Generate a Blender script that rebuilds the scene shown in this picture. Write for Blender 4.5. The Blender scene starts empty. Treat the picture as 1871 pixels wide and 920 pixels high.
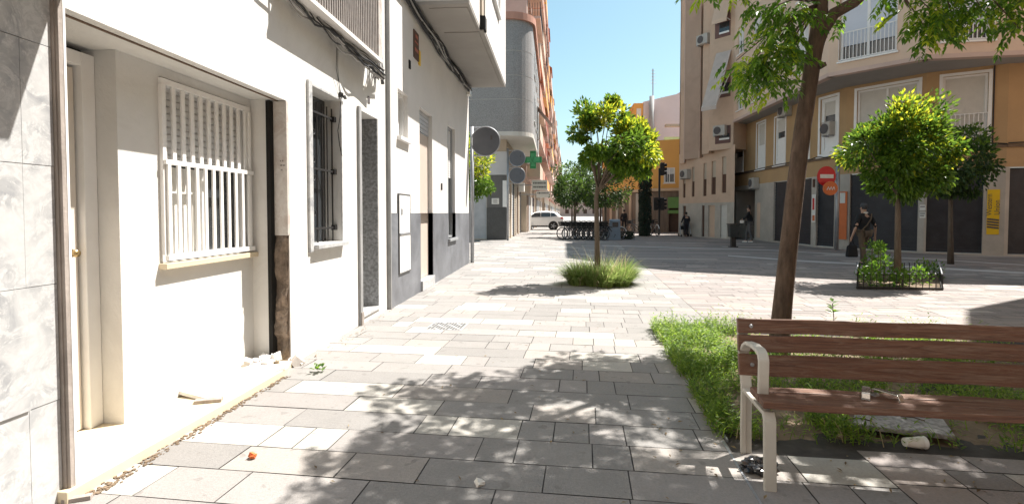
import bpy, bmesh, math, random
from mathutils import Vector, Matrix, noise as mn
R = math.radians
random.seed(11)
SC = bpy.context.scene
COL = SC.collection
rnd = random.uniform

# ------------------------------------------------------------------ camera, sky, sun, exposure
FPX, PX, PY, EYE = 950.0, 935.5, 420.0, 1.45          # focal length and principal point in photo pixels, eye height
YAW = math.atan((1012 - PX) / FPX); PIT = math.atan((PY - 389) / FPX)
cam = bpy.data.cameras.new('camera'); co = bpy.data.objects.new('camera', cam); COL.objects.link(co)
cam.sensor_width = 36; cam.lens = FPX / 1871 * 36; cam.shift_y = -(460 - PY) / 1871
cam.clip_end = 2000; cam.clip_start = .05
co.location = (0, 0, EYE); co.rotation_euler = (R(90) - PIT, 0, YAW)
SC.camera = co
SUN = Vector((.50, .33, 1.0)).normalized()
ELEV = math.asin(SUN.z); AZ = math.atan2(SUN.x, SUN.y)   # azimuth from +Y towards +X
w = bpy.data.worlds.new('World'); SC.world = w; w.use_nodes = True
nt = w.node_tree; bg = nt.nodes['Background']
sky = nt.nodes.new('ShaderNodeTexSky'); sky.sky_type = 'NISHITA'; sky.sun_disc = False
sky.sun_elevation = ELEV; sky.sun_rotation = AZ; sky.air_density = 1.0; sky.dust_density = 1.2; sky.ozone_density = 1.2
hs = nt.nodes.new('ShaderNodeHueSaturation'); hs.inputs['Hue'].default_value = .462; hs.inputs['Saturation'].default_value = .95
nt.links.new(sky.outputs[0], hs.inputs['Color']); nt.links.new(hs.outputs[0], bg.inputs[0]); bg.inputs[1].default_value = .076
sl = bpy.data.lights.new('sun', 'SUN'); sl.energy = 5.0; sl.angle = R(.5); sl.color = (1, .95, .88)
so = bpy.data.objects.new('sun', sl); COL.objects.link(so); so.rotation_euler = (-SUN).to_track_quat('-Z', 'Y').to_euler()
SC.view_settings.view_transform = 'Standard'; SC.view_settings.look = 'None'
SC.view_settings.exposure = 1.28; SC.view_settings.gamma = 1; SC.view_settings.use_curve_mapping = False

# ------------------------------------------------------------------ survey helpers: a sight line from the eye met with the ground or a wall
def ray(u, v):
    x = (u - PX) / FPX; y = (v - PY) / FPX
    a, b, c = x, math.cos(PIT) - math.sin(PIT) * y, -(math.sin(PIT) + math.cos(PIT) * y)
    cs, sn = math.cos(YAW), math.sin(YAW)
    return Vector((cs * a - sn * b, sn * a + cs * b, c))
def G(u, v, z=0):
    d = ray(u, v); t = (z - EYE) / d.z
    return Vector((d.x * t, d.y * t, z))
def atY(u, v, Y):
    d = ray(u, v); t = Y / d.y
    return Vector((d.x * t, Y, EYE + d.z * t))

class Fac:
    """A vertical facade from p0 to p1; u along it, d inwards, z up. Outside is to the right of p0 -> p1."""
    def __init__(s, p0, p1):
        s.p0 = Vector(p0); s.p1 = Vector(p1); s.L = (s.p1 - s.p0).length
        s.t = (s.p1 - s.p0) / s.L; s.n = Vector((-s.t.y, s.t.x))
    def __call__(s, u, d, z):
        p = s.p0 + s.t * u + s.n * d
        return Vector((p.x, p.y, z))
    def hit(s, u, v, d=0):
        r = ray(u, v); o = s.p0 + s.n * d
        k = o.dot(s.n) / Vector((r.x, r.y)).dot(s.n)
        return (Vector((r.x * k, r.y * k)) - o).dot(s.t), EYE + r.z * k
    def rect(s, x0, x1, y0, y1, d=0):
        xm, ym = (x0 + x1) / 2, (y0 + y1) / 2
        return s.hit(x0, ym, d)[0], s.hit(x1, ym, d)[0], s.hit(xm, y1, d)[1], s.hit(xm, y0, d)[1]

class MB:
    def __init__(s): s.v = []; s.f = []; s.m = []; s.c = []; s.cc = None; s.mi = 0
    def add(s, vs, fs):
        b = len(s.v); s.v += [Vector(p) for p in vs]
        for f in fs: s.f.append([b + i for i in f]); s.m.append(s.mi); s.c.append(s.cc)
        return s
    def quad(s, *p): return s.add(p, [range(len(p))])
    def hexa(s, p):  # 8 corners: bottom ring, top ring
        return s.add(p, [(3, 2, 1, 0), (4, 5, 6, 7), (0, 1, 5, 4), (1, 2, 6, 5), (2, 3, 7, 6), (3, 0, 4, 7)])
    def box(s, x0, x1, y0, y1, z0, z1, T=None):
        p = [Vector(q) for q in ((x0, y0, z0), (x1, y0, z0), (x1, y1, z0), (x0, y1, z0), (x0, y0, z1), (x1, y0, z1), (x1, y1, z1), (x0, y1, z1))]
        return s.hexa([T @ q for q in p] if T else p)
    def fbox(s, F, u0, u1, d0, d1, z0, z1):
        return s.hexa([F(u0, d0, z0), F(u1, d0, z0), F(u1, d1, z0), F(u0, d1, z0), F(u0, d0, z1), F(u1, d0, z1), F(u1, d1, z1), F(u0, d1, z1)])
    def bar(s, a, b, wd, th, up=(0, 0, 1)):   # rectangular bar from a to b
        a = Vector(a); b = Vector(b); t = (b - a).normalized(); x = t.cross(Vector(up))
        if x.length < 1e-4: x = t.cross(Vector((0, 1, 0)))
        x.normalize(); y = x.cross(t); x *= wd / 2; y *= th / 2
        return s.hexa([a - x - y, a + x - y, a + x + y, a - x + y, b - x - y, b + x - y, b + x + y, b - x + y])
    def tube(s, pts, r, n=8, caps=True):
        pts = [Vector(p) for p in pts]; rs = r if isinstance(r, (list, tuple)) else [r] * len(pts)
        b = len(s.v); ref = None
        for i, p in enumerate(pts):
            t = (pts[min(i + 1, len(pts) - 1)] - pts[max(i - 1, 0)]).normalized()
            if ref is None: ref = t.cross(Vector((.13, .31, .94)) if abs(t.z) < .9 else Vector((1, .2, 0))).normalized()
            x = (ref - t * ref.dot(t)).normalized(); ref = x; y = t.cross(x)
            for k in range(n):
                a = 2 * math.pi * k / n
                s.v.append(p + x * (math.cos(a) * rs[i]) + y * (math.sin(a) * rs[i]))
        for i in range(len(pts) - 1):
            for k in range(n):
                s.f.append([b + i * n + k, b + i * n + (k + 1) % n, b + (i + 1) * n + (k + 1) % n, b + (i + 1) * n + k]); s.m.append(s.mi); s.c.append(s.cc)
        if caps:
            s.f.append([b + k for k in range(n)][::-1]); s.m.append(s.mi); s.c.append(s.cc)
            e = b + (len(pts) - 1) * n
            s.f.append([e + k for k in range(n)]); s.m.append(s.mi); s.c.append(s.cc)
        return s
    def prism(s, poly, a, b):  # poly: points on plane; a,b: functions mapping 2D -> 3D for both ends
        n = len(poly); p = [a(*q) for q in poly] + [b(*q) for q in poly]
        return s.add(p, [tuple(range(n))[::-1], tuple(range(n, 2 * n))] + [(i, (i + 1) % n, n + (i + 1) % n, n + i) for i in range(n)])
    def lathe(s, prof, T, n=24, caps=True):
        b = len(s.v); m = len(prof)
        for r, z in prof:
            for k in range(n):
                a = 2 * math.pi * k / n; s.v.append(T @ Vector((r * math.cos(a), r * math.sin(a), z)))
        fs = [[b + i * n + k, b + i * n + (k + 1) % n, b + (i + 1) * n + (k + 1) % n, b + (i + 1) * n + k] for i in range(m - 1) for k in range(n)]
        if caps: fs += [[b + k for k in range(n)][::-1], [b + (m - 1) * n + k for k in range(n)]]
        for f in fs: s.f.append(f); s.m.append(s.mi); s.c.append(s.cc)
        return s
    def build(s, name, mats, parent=None, smooth=False, bevel=0):
        if not isinstance(mats, (list, tuple)): mats = [mats]
        r = parent
        while r is not None and r.parent is not None: r = r.parent
        off = Vector((0, 0, 0)) if r is None or r.get('_local') else r.location
        me = bpy.data.meshes.new(name); me.from_pydata([p - off for p in s.v], [], s.f)
        for m in mats: me.materials.append(m)
        me.polygons.foreach_set('material_index', s.m)
        if smooth: me.polygons.foreach_set('use_smooth', [True] * len(s.f))
        if any(c is not None for c in s.c):
            at = me.color_attributes.new('Col', 'FLOAT_COLOR', 'CORNER'); k = 0
            for f, c in zip(s.f, s.c):
                c = c or (1, 1, 1)
                for _ in f: at.data[k].color = (*c, 1); k += 1
        o = bpy.data.objects.new(name, me); COL.objects.link(o)
        if parent is not None: o.parent = parent
        if bevel:
            m = o.modifiers.new('b', 'BEVEL'); m.width = bevel; m.segments = 2; m.limit_method = 'ANGLE'; m.angle_limit = R(40)
        return o

def tag(o, label, cat, group=None):
    o['label'] = label; o['category'] = cat
    if group: o['group'] = group
    return o
def struct(o, kind='structure'): o['kind'] = kind; return o
def thing(name, label, cat, loc=(0, 0, 0), rz=0, group=None, local=False):
    o = bpy.data.objects.new(name, None); COL.objects.link(o); o.location = loc; o.rotation_euler = (0, 0, rz)
    o.empty_display_size = .2
    if local: o['_local'] = 1
    return tag(o, label, cat, group)
def dup(o, loc, rz=0, label=None, scale=1, parent=None):
    def cp(q, par):
        c = q.copy(); COL.objects.link(c); c.parent = par
        for ch in q.children: cp(ch, c)
        return c
    c = cp(o, parent); c.location = loc; c.rotation_euler = (0, 0, rz); c.scale = (scale,) * 3
    if label: c['label'] = label
    return c

# ------------------------------------------------------------------ materials
def newmat(name):
    m = bpy.data.materials.new(name); m.use_nodes = True; n = m.node_tree.nodes
    return m, n, m.node_tree.links, n['Principled BSDF']
def mixc(n, l, a, b, fac, mode='MIX'):
    x = n.new('ShaderNodeMix'); x.data_type = 'RGBA'; x.blend_type = mode
    for sock, val in ((x.inputs[0], fac), (x.inputs[6], a), (x.inputs[7], b)):
        if hasattr(val, 'node'): l.new(val, sock)
        elif isinstance(val, (int, float)): sock.default_value = val
        else: sock.default_value = (*val, 1)
    return x.outputs[2]
def noise(n, l, scale, detail=5, rough=.6, dist=0, stretch=None):
    tc = n.new('ShaderNodeTexCoord'); t = n.new('ShaderNodeTexNoise'); t.inputs['Scale'].default_value = scale
    t.inputs['Detail'].default_value = detail; t.inputs['Roughness'].default_value = rough; t.inputs['Distortion'].default_value = dist
    if stretch:
        mp = n.new('ShaderNodeMapping'); mp.inputs['Scale'].default_value = stretch; l.new(tc.outputs['Object'], mp.inputs[0]); l.new(mp.outputs[0], t.inputs[0])
    else: l.new(tc.outputs['Object'], t.inputs[0])
    return t.outputs[0]
def ramp(n, l, src, p0, p1, c0=(0, 0, 0), c1=(1, 1, 1)):
    r = n.new('ShaderNodeValToRGB'); e = r.color_ramp.elements
    e[0].position = p0; e[1].position = p1; e[0].color = (*c0, 1); e[1].color = (*c1, 1); l.new(src, r.inputs[0])
    return r.outputs[0]
def bumpn(n, l, b, h, strength, dist=.01):
    x = n.new('ShaderNodeBump'); x.inputs['Strength'].default_value = strength; x.inputs['Distance'].default_value = dist
    l.new(h, x.inputs['Height']); l.new(x.outputs[0], b.inputs['Normal'])
def M(name, col, rough=.8, var=.12, scale=3, bump=.0, bscale=60, metal=0, spec=.4, grime=0, gcol=None, stretch=None, attr=False, speck=0):
    m, n, l, b = newmat(name)
    b.inputs['Roughness'].default_value = rough; b.inputs['Metallic'].default_value = metal; b.inputs['Specular IOR Level'].default_value = spec
    f = ramp(n, l, noise(n, l, scale, 6, .65, stretch=stretch), .3, .7)
    c = mixc(n, l, [min(1, x * (1 - var)) for x in col], [min(1, x * (1 + var)) for x in col], f)
    if attr:
        a = n.new('ShaderNodeAttribute'); a.attribute_name = 'Col'; c = mixc(n, l, c, a.outputs[0], 1.0, 'MULTIPLY')
    if speck:
        sp = ramp(n, l, noise(n, l, speck, 2, .5), .36, .62); c = mixc(n, l, [x * .55 for x in col], c, sp)
    if grime:
        g = ramp(n, l, noise(n, l, scale * .4 + .3, 8, .72, 1.2), .50, .78)
        gg = n.new('ShaderNodeMath'); gg.operation = 'MULTIPLY'; gg.inputs[1].default_value = grime; l.new(g, gg.inputs[0])
        c = mixc(n, l, c, gcol or [x * .45 for x in col], gg.outputs[0])
    l.new(c, b.inputs['Base Color'])
    if bump: bumpn(n, l, b, noise(n, l, bscale, 4, .6), bump)
    return m
def marble(name, base, vein, scale=2.2, amt=.8, rough=.35):
    m, n, l, b = newmat(name); b.inputs['Roughness'].default_value = rough
    v = ramp(n, l, noise(n, l, scale, 10, .74, 1.6), .485, .545)
    v2 = ramp(n, l, noise(n, l, scale * 1.9, 9, .7, 3.4), .50, .485)
    cl = ramp(n, l, noise(n, l, scale * .8, 6, .6, 1), .35, .7)
    d = mixc(n, l, v, v2, .5, 'LIGHTEN')
    c = mixc(n, l, base, vein, mixc(n, l, (0, 0, 0), mixc(n, l, d, cl, 1.0, 'MULTIPLY'), amt))
    c = mixc(n, l, c, [x * .82 for x in base], mixc(n, l, (0, 0, 0), ramp(n, l, noise(n, l, 14, 5, .7), .45, .75), .6))
    l.new(c, b.inputs['Base Color']); return m
def leafmat(name, c0, c1, trans=.45, rough=.4):
    m, n, l, b = newmat(name)
    gm = n.new('ShaderNodeNewGeometry'); r = n.new('ShaderNodeValToRGB'); e = r.color_ramp.elements
    e[0].color = (*c0, 1); e[1].color = (*c1, 1); l.new(gm.outputs['Random Per Island'], r.inputs[0])
    l.new(r.outputs[0], b.inputs['Base Color']); b.inputs['Roughness'].default_value = rough; b.inputs['Specular IOR Level'].default_value = .5
    t = n.new('ShaderNodeBsdfTranslucent'); hs = n.new('ShaderNodeHueSaturation'); hs.inputs['Value'].default_value = 2.6; hs.inputs['Hue'].default_value = .488
    l.new(r.outputs[0], hs.inputs['Color']); l.new(hs.outputs[0], t.inputs[0])
    x = n.new('ShaderNodeMixShader'); x.inputs[0].default_value = trans
    l.new(b.outputs[0], x.inputs[1]); l.new(t.outputs[0], x.inputs[2]); l.new(x.outputs[0], n['Material Output'].inputs[0])
    return m
def woodmat(name, col, col2, stretch=(1.2, 28, 28)):
    m, n, l, b = newmat(name)
    f = ramp(n, l, noise(n, l, 2.2, 8, .7, 1.5, stretch), .32, .70)
    c = mixc(n, l, col, col2, f)
    w2 = ramp(n, l, noise(n, l, 1.6, 9, .8, 2, (1.2, 14, 14)), .47, .66)
    c = mixc(n, l, c, (.045, .022, .014), mixc(n, l, (0, 0, 0), ramp(n, l, noise(n, l, 2.6, 9, .8, 1, (1, 30, 30)), .56, .70), .55))
    c = mixc(n, l, c, (.27, .195, .145), mixc(n, l, (0, 0, 0), w2, .55))
    l.new(c, b.inputs['Base Color']); b.inputs['Roughness'].default_value = .55
    bumpn(n, l, b, noise(n, l, 3, 6, .7, 0, stretch), .35, .004); return m

def pave_wear(m):          # trodden-in spots, gum marks and long drip stains that run across the slabs
    n = m.node_tree.nodes; l = m.node_tree.links; b = n['Principled BSDF']; src = b.inputs['Base Color'].links[0].from_socket
    sp = ramp(n, l, noise(n, l, 9, 2, .4), .66, .70); c = mixc(n, l, src, (.15, .14, .13), mixc(n, l, (0, 0, 0), sp, .45))
    st_ = ramp(n, l, noise(n, l, .55, 9, .75, 2.5), .55, .66); c = mixc(n, l, c, (.23, .215, .20), mixc(n, l, (0, 0, 0), st_, .35))
    fine = ramp(n, l, noise(n, l, 60, 4, .7), .3, .7); c = mixc(n, l, c, mixc(n, l, (.86, .86, .86), (1.1, 1.1, 1.1), fine), 1.0, 'MULTIPLY')
    l.new(c, b.inputs['Base Color'])
WHITE = M('white_plaster', (.65, .64, .615), .85, .06, 1.5, .35, 45, grime=.6, gcol=(.47, .45, .42))
WHITE2 = M('off_white_plaster', (.66, .635, .61), .85, .05, 1.2, .3, 110, grime=.2, gcol=(.58, .55, .53))
WPAINT = M('white_gloss_paint', (.80, .79, .77), .4, .04, 6)
CREAM = M('cream_panel', (.66, .60, .53), .5, .05, 3)
MARBLE = marble('grey_veined_marble', (.53, .53, .525), (.21, .22, .24), 5.5, .85)
MARBLE_P = marble('pinkish_marble', (.58, .545, .51), (.34, .25, .20), 2.6, .7, .4)
MARBLE_Y = M('yellow_marble_step', (.66, .56, .40), .4, .10, 2.2, 0, stretch=(1, .35, 1), grime=.3, gcol=(.55, .44, .28))
TRIM = M('weathered_edge', (.33, .29, .26), .75, .3, 4, .3, 40, stretch=(6, 6, .7), grime=.6, gcol=(.12, .10, .09))
GREYSTRIP = M('grey_strip', (.30, .30, .30), .7, .2, 5, stretch=(3, 3, .6))
BLACKGAP = M('black_gap', (.012, .011, .010), .9, .2, 8)
RUBBLE = M('broken_masonry', (.20, .155, .12), .95, .6, 9, 1.0, 35, grime=.5, gcol=(.38, .34, .30))
DADO = M('slate_grey_dado', (.15, .155, .17), .5, .3, 1.6, .15, 30, grime=.7, gcol=(.26, .27, .29))
PEBBLE = M('grey_pebble_stone', (.27, .28, .29), .5, .18, 7, .3, 22, speck=26)
GLASS = M('dark_glass', (.035, .04, .045), .08, .2, 1, spec=.8)
SHUT = M('pale_roller_shutter', (.60, .57, .52), .6, .06, 4)
SHUTW = M('white_roller_shutter', (.68, .67, .66), .55, .06, 4)
GREYSH = M('grey_metal_shutter', (.46, .47, .49), .45, .1, 3)
BLACKSH = M('black_roller_shutter', (.028, .028, .034), .5, .3, 3, grime=.3, gcol=(.05, .05, .055))
IRON = M('black_iron', (.025, .024, .024), .5, .3, 20)
STEEL = M('galvanised_steel', (.36, .37, .39), .45, .12, 6, metal=.6)
CABLEK = M('black_cable', (.02, .02, .022), .55, .2, 20)
CABLEG = M('grey_cable', (.30, .29, .28), .6, .25, 12)
TAN = M('tan_render', (.58, .42, .31), .9, .09, .8, .35, 70, grime=.25, gcol=(.27, .19, .14))
TAN2 = M('ochre_brown_render', (.43, .28, .145), .9, .09, .8, .35, 70, grime=.25, gcol=(.30, .19, .115))
TANL = M('pale_tan_render', (.66, .50, .385), .9, .08, .7, .3, 70, grime=.2, gcol=(.47, .35, .26))
TANB = M('brown_bay_render', (.46, .325, .245), .9, .08, .7, .3, 70, grime=.3, gcol=(.19, .13, .10))
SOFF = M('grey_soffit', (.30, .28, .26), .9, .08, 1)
STONEP = M('pale_stone_cladding', (.44, .40, .35), .45, .14, 1.3, 0, grime=.4, gcol=(.30, .26, .22))
BROWNSH = M('brown_shutter', (.09, .045, .03), .6, .2, 5)
PAVE = M('paving_stone', (1, 1, 1), .8, .10, 5, .4, 120, attr=True, grime=.16, gcol=(.18, .165, .15), speck=0)
pave_wear(PAVE)
JOINT = M('joint_mortar', (.055, .05, .047), .95, .3, 9)
EARTH = M('bare_soil', (.17, .125, .085), .95, .35, 5, .8, 30)
GROUND = M('ground_asphalt', (.16, .155, .15), .9, .15, .6)
BARK = M('tree_bark', (.095, .065, .048), .95, .4, 8, 1.0, 26, stretch=(3, 3, .6), grime=.4, gcol=(.045, .03, .024))
BARKG = M('grey_bark', (.12, .092, .07), .9, .3, 8, .8, 30, stretch=(3, 3, .6))
LEAF_O = leafmat('orange_tree_leaf', (.028, .075, .010), (.095, .165, .016), .42, .33)
LEAF_Y = leafmat('sunlit_young_orange_leaf', (.14, .20, .014), (.28, .28, .02), .55, .35)  # young-leaf yellow that also stands for sunlight in the crown
LEAF_P = leafmat('pinnate_leaf', (.032, .090, .010), (.10, .19, .016), .46, .38)
LEAF_D = leafmat('far_leaf', (.018, .045, .012), (.05, .09, .015), .3, .5)
LEAF_I = leafmat('ivy_leaf', (.008, .018, .010), (.016, .034, .014), .12, .5)
GRASS = leafmat('grass_blade', (.10, .16, .035), (.24, .31, .10), .4, .5)
GRASSD = leafmat('weed_blade', (.06, .13, .014), (.17, .25, .028), .4, .5)
STRAW = leafmat('dry_straw', (.25, .2, .1), (.36, .3, .18), .3, .7)
WOOD = woodmat('red_brown_slat', (.058, .024, .015), (.185, .082, .046))
BENCHM = M('pale_cast_metal', (.50, .48, .43), .5, .06, 5, grime=.25, gcol=(.33, .30, .26))
RED = M('sign_red', (.55, .015, .02), .35, .05, 5)
ORANGE = M('sign_orange', (.62, .16, .05), .45, .05, 5)
YELLOW = M('sign_yellow', (.75, .48, .02), .4, .05, 4)
SIGNBACK = M('sign_back_grey', (.12, .125, .14), .55, .08, 4, metal=.3)
GREEN = M('pharmacy_green', (.03, .30, .10), .3, .15, 8)
GREENL = M('pharmacy_light_green', (.10, .50, .22), .3, .1, 8)
RUBBERM = M('black_rubber', (.02, .02, .02), .8, .2, 10)
GREYCL = M('grey_granite_cladding', (.36, .345, .335), .6, .1, 1.0, .2, 60, speck=38)
GREYDK = M('dark_granite', (.085, .085, .085), .4, .25, 3, speck=30)
BEIGE = M('beige_render', (.50, .42, .33), .9, .08, .8)
SALMON = M('salmon_render', (.50, .26, .19), .9, .1, .6, grime=.3)
BRICK = M('red_brick_render', (.30, .085, .05), .9, .14, 1, grime=.2)
PINKR = M('pale_pink_render', (.56, .42, .36), .9, .09, .6, grime=.3)
ORR = M('orange_render', (.72, .38, .11), .9, .07, .5)
LAV = M('pale_lilac_render', (.60, .56, .60), .9, .05, .5)
BROWNST = M('brown_stone_cladding', (.20, .145, .11), .8, .25, 1.5, stretch=(5, 5, .4))
GREENSG = M('green_shop_sign', (.13, .26, .07), .5, .08, 3)
PAPER = M('white_paper', (.74, .72, .67), .8, .05, 6)
PRINT = M('print_grey', (.10, .09, .09), .8, .05, 6)

# ------------------------------------------------------------------ ground and paving
A = R(3.2); TX, TY = math.cos(A), -math.sin(A); LX, LY = math.sin(A), math.cos(A)
def TL(t, l, z=0): return Vector((t * TX + l * LX, t * TY + l * LY, z))
def toTL(p): return p.x * TX + p.y * TY, p.x * LX + p.y * LY
g = MB(); g.quad((-400, -60, -.03), (400, -60, -.03), (400, 900, -.03), (-400, 900, -.03)); struct(g.build('ground', GROUND))
jb = MB(); jb.quad(TL(-9, -4, -.006), TL(34, -4, -.006), TL(34, 62, -.006), TL(-9, 62, -.006)); struct(jb.build('joint_bed', JOINT))
PL0, PL1, PT0, PT1 = 3.42, 6.70, .905, 4.6            # planter bed in paving coordinates
def tone(light):
    k = random.random()
    if k < (.15 if light else .06): b, c = rnd(.36, .43), (1, .955, .87)
    elif k < .32: b, c = rnd(.29, .33), (1, .92, .85)
    elif k < .60: b, c = rnd(.255, .30), (1, .94, .90)
    else: b, c = rnd(.225, .265), (1, .96, .92)
    return tuple(b * x for x in c)
def tile(mb, t0, t1, l0, l1, gap, col):
    g_ = gap / 2; mb.cc = col; za, zb, zc = (rnd(-.0012, .0012) for _ in range(3)); e = lambda: rnd(0, .0025)
    mb.quad(TL(t0 + g_ + e(), l0 + g_ + e(), za), TL(t1 - g_ - e(), l0 + g_ + e(), zb), TL(t1 - g_ - e(), l1 - g_ - e(), zb + zc - za), TL(t0 + g_ + e(), l1 - g_ - e(), zc))
pv = MB(); l = -2.0; row = 0
while l < 30:
    h = .315 if row % 3 else .30
    t = -8.5 + rnd(0, .4)
    while t < 1.66:
        wd = random.choice((.23, .23, .46, .46, .46, .69, .69, .92)) if l < 12 else random.choice((.46, .69, .92))
        t1 = t + wd
        if 1.66 - t1 < .15: t1 = 1.66
        a, b = t, t1
        if l + h > PL0 and l < PL1:
            b = min(b, PT0)
        if b - a > .05: tile(pv, a, b, l, l + h, .005, tone(True))
        t = t1
    l += h; row += 1
struct(pv.build('pavement', PAVE))
pz = MB(); l = -2.0; row = 0
while l < 60:                                             # plaza of smaller, pinker setts
    h = .20 if l < 16 else .5
    t = 1.66 + (rnd(0, .2)); pz_first = True
    base = rnd(.9, 1.1)
    while t < 32:
        wd = random.choice((.3, .4, .6)) if l < 16 else random.choice((1.2, 1.8, 2.4))
        a, b = (1.66 if pz_first else t), t + wd; pz_first = False
        if not (l + h > PL0 and l < PL1 and a < PT1):
            k = tone(False); q = base * rnd(.92, 1.06)
            tile(pz, a, b, l, l + h, .006, (k[0] * q * 1.02, k[1] * q * .96, k[2] * q * .95))
        t += wd
    l += h
struct(pz.build('plaza', PAVE))
fr = MB(); l = 30.1                                        # far street surface
for k in range(26):
    for j in range(9): fr.cc = tone(False); fr.quad(TL(-8 + j * 1.08, l), TL(-8 + j * 1.08 + 1.06, l), TL(-8 + j * 1.08 + 1.06, l + 1.5), TL(-8 + j * 1.08, l + 1.5))
    l += 1.52
fr.cc = (.30, .29, .28); fr.quad((-6, 62, -.004), (14, 62, -.004), (22, 320, -.004), (-4, 320, -.004))
struct(fr.build('street', PAVE))
bd = MB()                                                  # flat pale drainage band along the carriageway in the shade
p = [G(1330, 466), G(1460, 475), G(1611, 483), G(1871, 497), G(1871, 500), G(1611, 486), G(1460, 477.5), G(1330, 467.5)]
for i in range(3): bd.quad(*[Vector((q.x, q.y, .004)) for q in (p[i], p[i + 1], p[6 - i], p[7 - i])])
p = [G(1100, 448), G(1400, 456), G(1871, 483), G(1871, 484.5), G(1400, 457), G(1100, 449)]
for i in range(2): bd.quad(*[Vector((q.x, q.y, .004)) for q in (p[i], p[i + 1], p[4 - i], p[5 - i])])
struct(bd.build('kerb_band', M('pale_band', (.48, .46, .44), .8, .1, 3)))

# ------------------------------------------------------------------ facade builders
def wall(mb, F, u0, u1, z0, z1, holes=(), depth=.15):
    us = sorted({u0, u1, *[h[0] for h in holes], *[h[1] for h in holes]}); zs = sorted({z0, z1, *[h[2] for h in holes], *[h[3] for h in holes]})
    us = [u for u in us if u0 - 1e-6 <= u <= u1 + 1e-6]; zs = [z for z in zs if z0 - 1e-6 <= z <= z1 + 1e-6]
    for i in range(len(us) - 1):
        for j in range(len(zs) - 1):
            cu, cz = (us[i] + us[i + 1]) / 2, (zs[j] + zs[j + 1]) / 2
            if any(h[0] < cu < h[1] and h[2] < cz < h[3] for h in holes): continue
            mb.quad(F(us[i], 0, zs[j]), F(us[i + 1], 0, zs[j]), F(us[i + 1], 0, zs[j + 1]), F(us[i], 0, zs[j + 1]))
    for h in holes:
        a, b, c, d = h[:4]; e = h[4] if len(h) > 4 else depth
        if e <= 0: continue
        mb.quad(F(a, 0, c), F(a, 0, d), F(a, e, d), F(a, e, c)); mb.quad(F(b, 0, d), F(b, 0, c), F(b, e, c), F(b, e, d))
        mb.quad(F(a, 0, d), F(b, 0, d), F(b, e, d), F(a, e, d)); mb.quad(F(b, 0, c), F(a, 0, c), F(a, e, c), F(b, e, c))
def framebox(mb, F, u0, u1, z0, z1, d0, d1, wd):
    mb.fbox(F, u0, u0 + wd, d0, d1, z0, z1); mb.fbox(F, u1 - wd, u1, d0, d1, z0, z1)
    mb.fbox(F, u0 + wd, u1 - wd, d0, d1, z0, z0 + wd); mb.fbox(F, u0 + wd, u1 - wd, d0, d1, z1 - wd, z1)
def slats(mb, F, u0, u1, z0, z1, d, pitch=.055, proud=.012):
    n = max(1, int((z1 - z0) / pitch)); p = (z1 - z0) / n
    for i in range(n): mb.fbox(F, u0, u1, d, d + .02, z0 + i * p, z0 + i * p + p * .78)
    mb.fbox(F, u0, u1, d + .012, d + .03, z0, z1)
def window(F, u0, u1, z0, z1, parent, frame=WPAINT, surround=0, smat=None, drop=1.0, shut=SHUT, wd=.05, d=.10, sill=True, mull=True, rail=0, panel=0, name='window', pitch=.055):
    """frame > pane, shutter (drop = share of the opening it covers), sill, railing"""
    f = MB(); framebox(f, F, u0 + .003, u1 - .003, z0 + .003, z1 - .003, d - .05, d + .02, wd)
    if mull: f.fbox(F, (u0 + u1) / 2 - wd / 2, (u0 + u1) / 2 + wd / 2, d - .04, d + .015, z0 + wd, z1 - wd)
    if panel: f.fbox(F, u0 + wd, u1 - wd, d - .02, d + .012, z0 + wd, z0 + wd + panel * (z1 - z0))
    fo = f.build(name, frame, parent)
    if surround:
        s_ = MB(); framebox(s_, F, u0 - surround, u1 + surround, z0 - surround, z1 + surround, -.025, .02, surround - .004); s_.build('surround', smat or frame, fo)
    if drop < 1:
        g_ = MB(); g_.fbox(F, u0 + wd, u1 - wd, d + .022, d + .03, z0 + wd, z1 - wd); g_.build('pane', GLASS, fo)
    if drop > 0:
        s_ = MB(); slats(s_, F, u0 + wd, u1 - wd, z1 - wd - (z1 - z0 - 2 * wd) * drop, z1 - wd, d - .012, pitch); s_.build('shutter', shut, fo)
    if sill:
        s_ = MB(); s_.fbox(F, u0 - surround - .05, u1 + surround + .05, -.07, .03, z0 - surround - .06, z0 - surround - .004); s_.build('sill', frame, fo)
    if rail:
        r = MB(); z = z0 + rail; e = -.03
        r.fbox(F, u0, u1, e - .015, e + .015, z - .03, z); r.fbox(F, u0, u1, e - .015, e + .015, z0 + .03, z0 + .055)
        n = int((u1 - u0) / .115)
        for i in range(n + 1): x = u0 + (u1 - u0) * i / n; r.fbox(F, max(u0, x - .01), min(u1, x + .01), e - .01, e + .01, z0 + .055, z - .03)
        r.build('railing', WPAINT, fo)
    return fo
def shell(mb, poly, z0, z1):       # walls between plan points plus a flat roof; poly anticlockwise or clockwise
    n = len(poly)
    for i in range(n):
        a, b = poly[i], poly[(i + 1) % n]; mb.quad((*a, z0), (*b, z0), (*b, z1), (*a, z1))
    mb.add([(*p, z1) for p in poly], [tuple(range(n))])
def text(body, size, mat, T, name, parent, depth=.004):
    c = bpy.data.curves.new('lettering', 'FONT'); c.body = body; c.size = size; c.extrude = depth; c.align_x = 'CENTER'; c.align_y = 'CENTER'
    o = bpy.data.objects.new('tmp', c); COL.objects.link(o); dg = bpy.context.evaluated_depsgraph_get()
    me = bpy.data.meshes.new_from_object(o.evaluated_get(dg)); bpy.data.objects.remove(o)
    me.transform(T); r = parent
    while r.parent is not None: r = r.parent
    if not r.get('_local'): me.transform(Matrix.Translation(-r.location))
    me.materials.clear(); me.materials.append(mat); t = bpy.data.objects.new(name, me); COL.objects.link(t); t.parent = parent; return t
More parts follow.
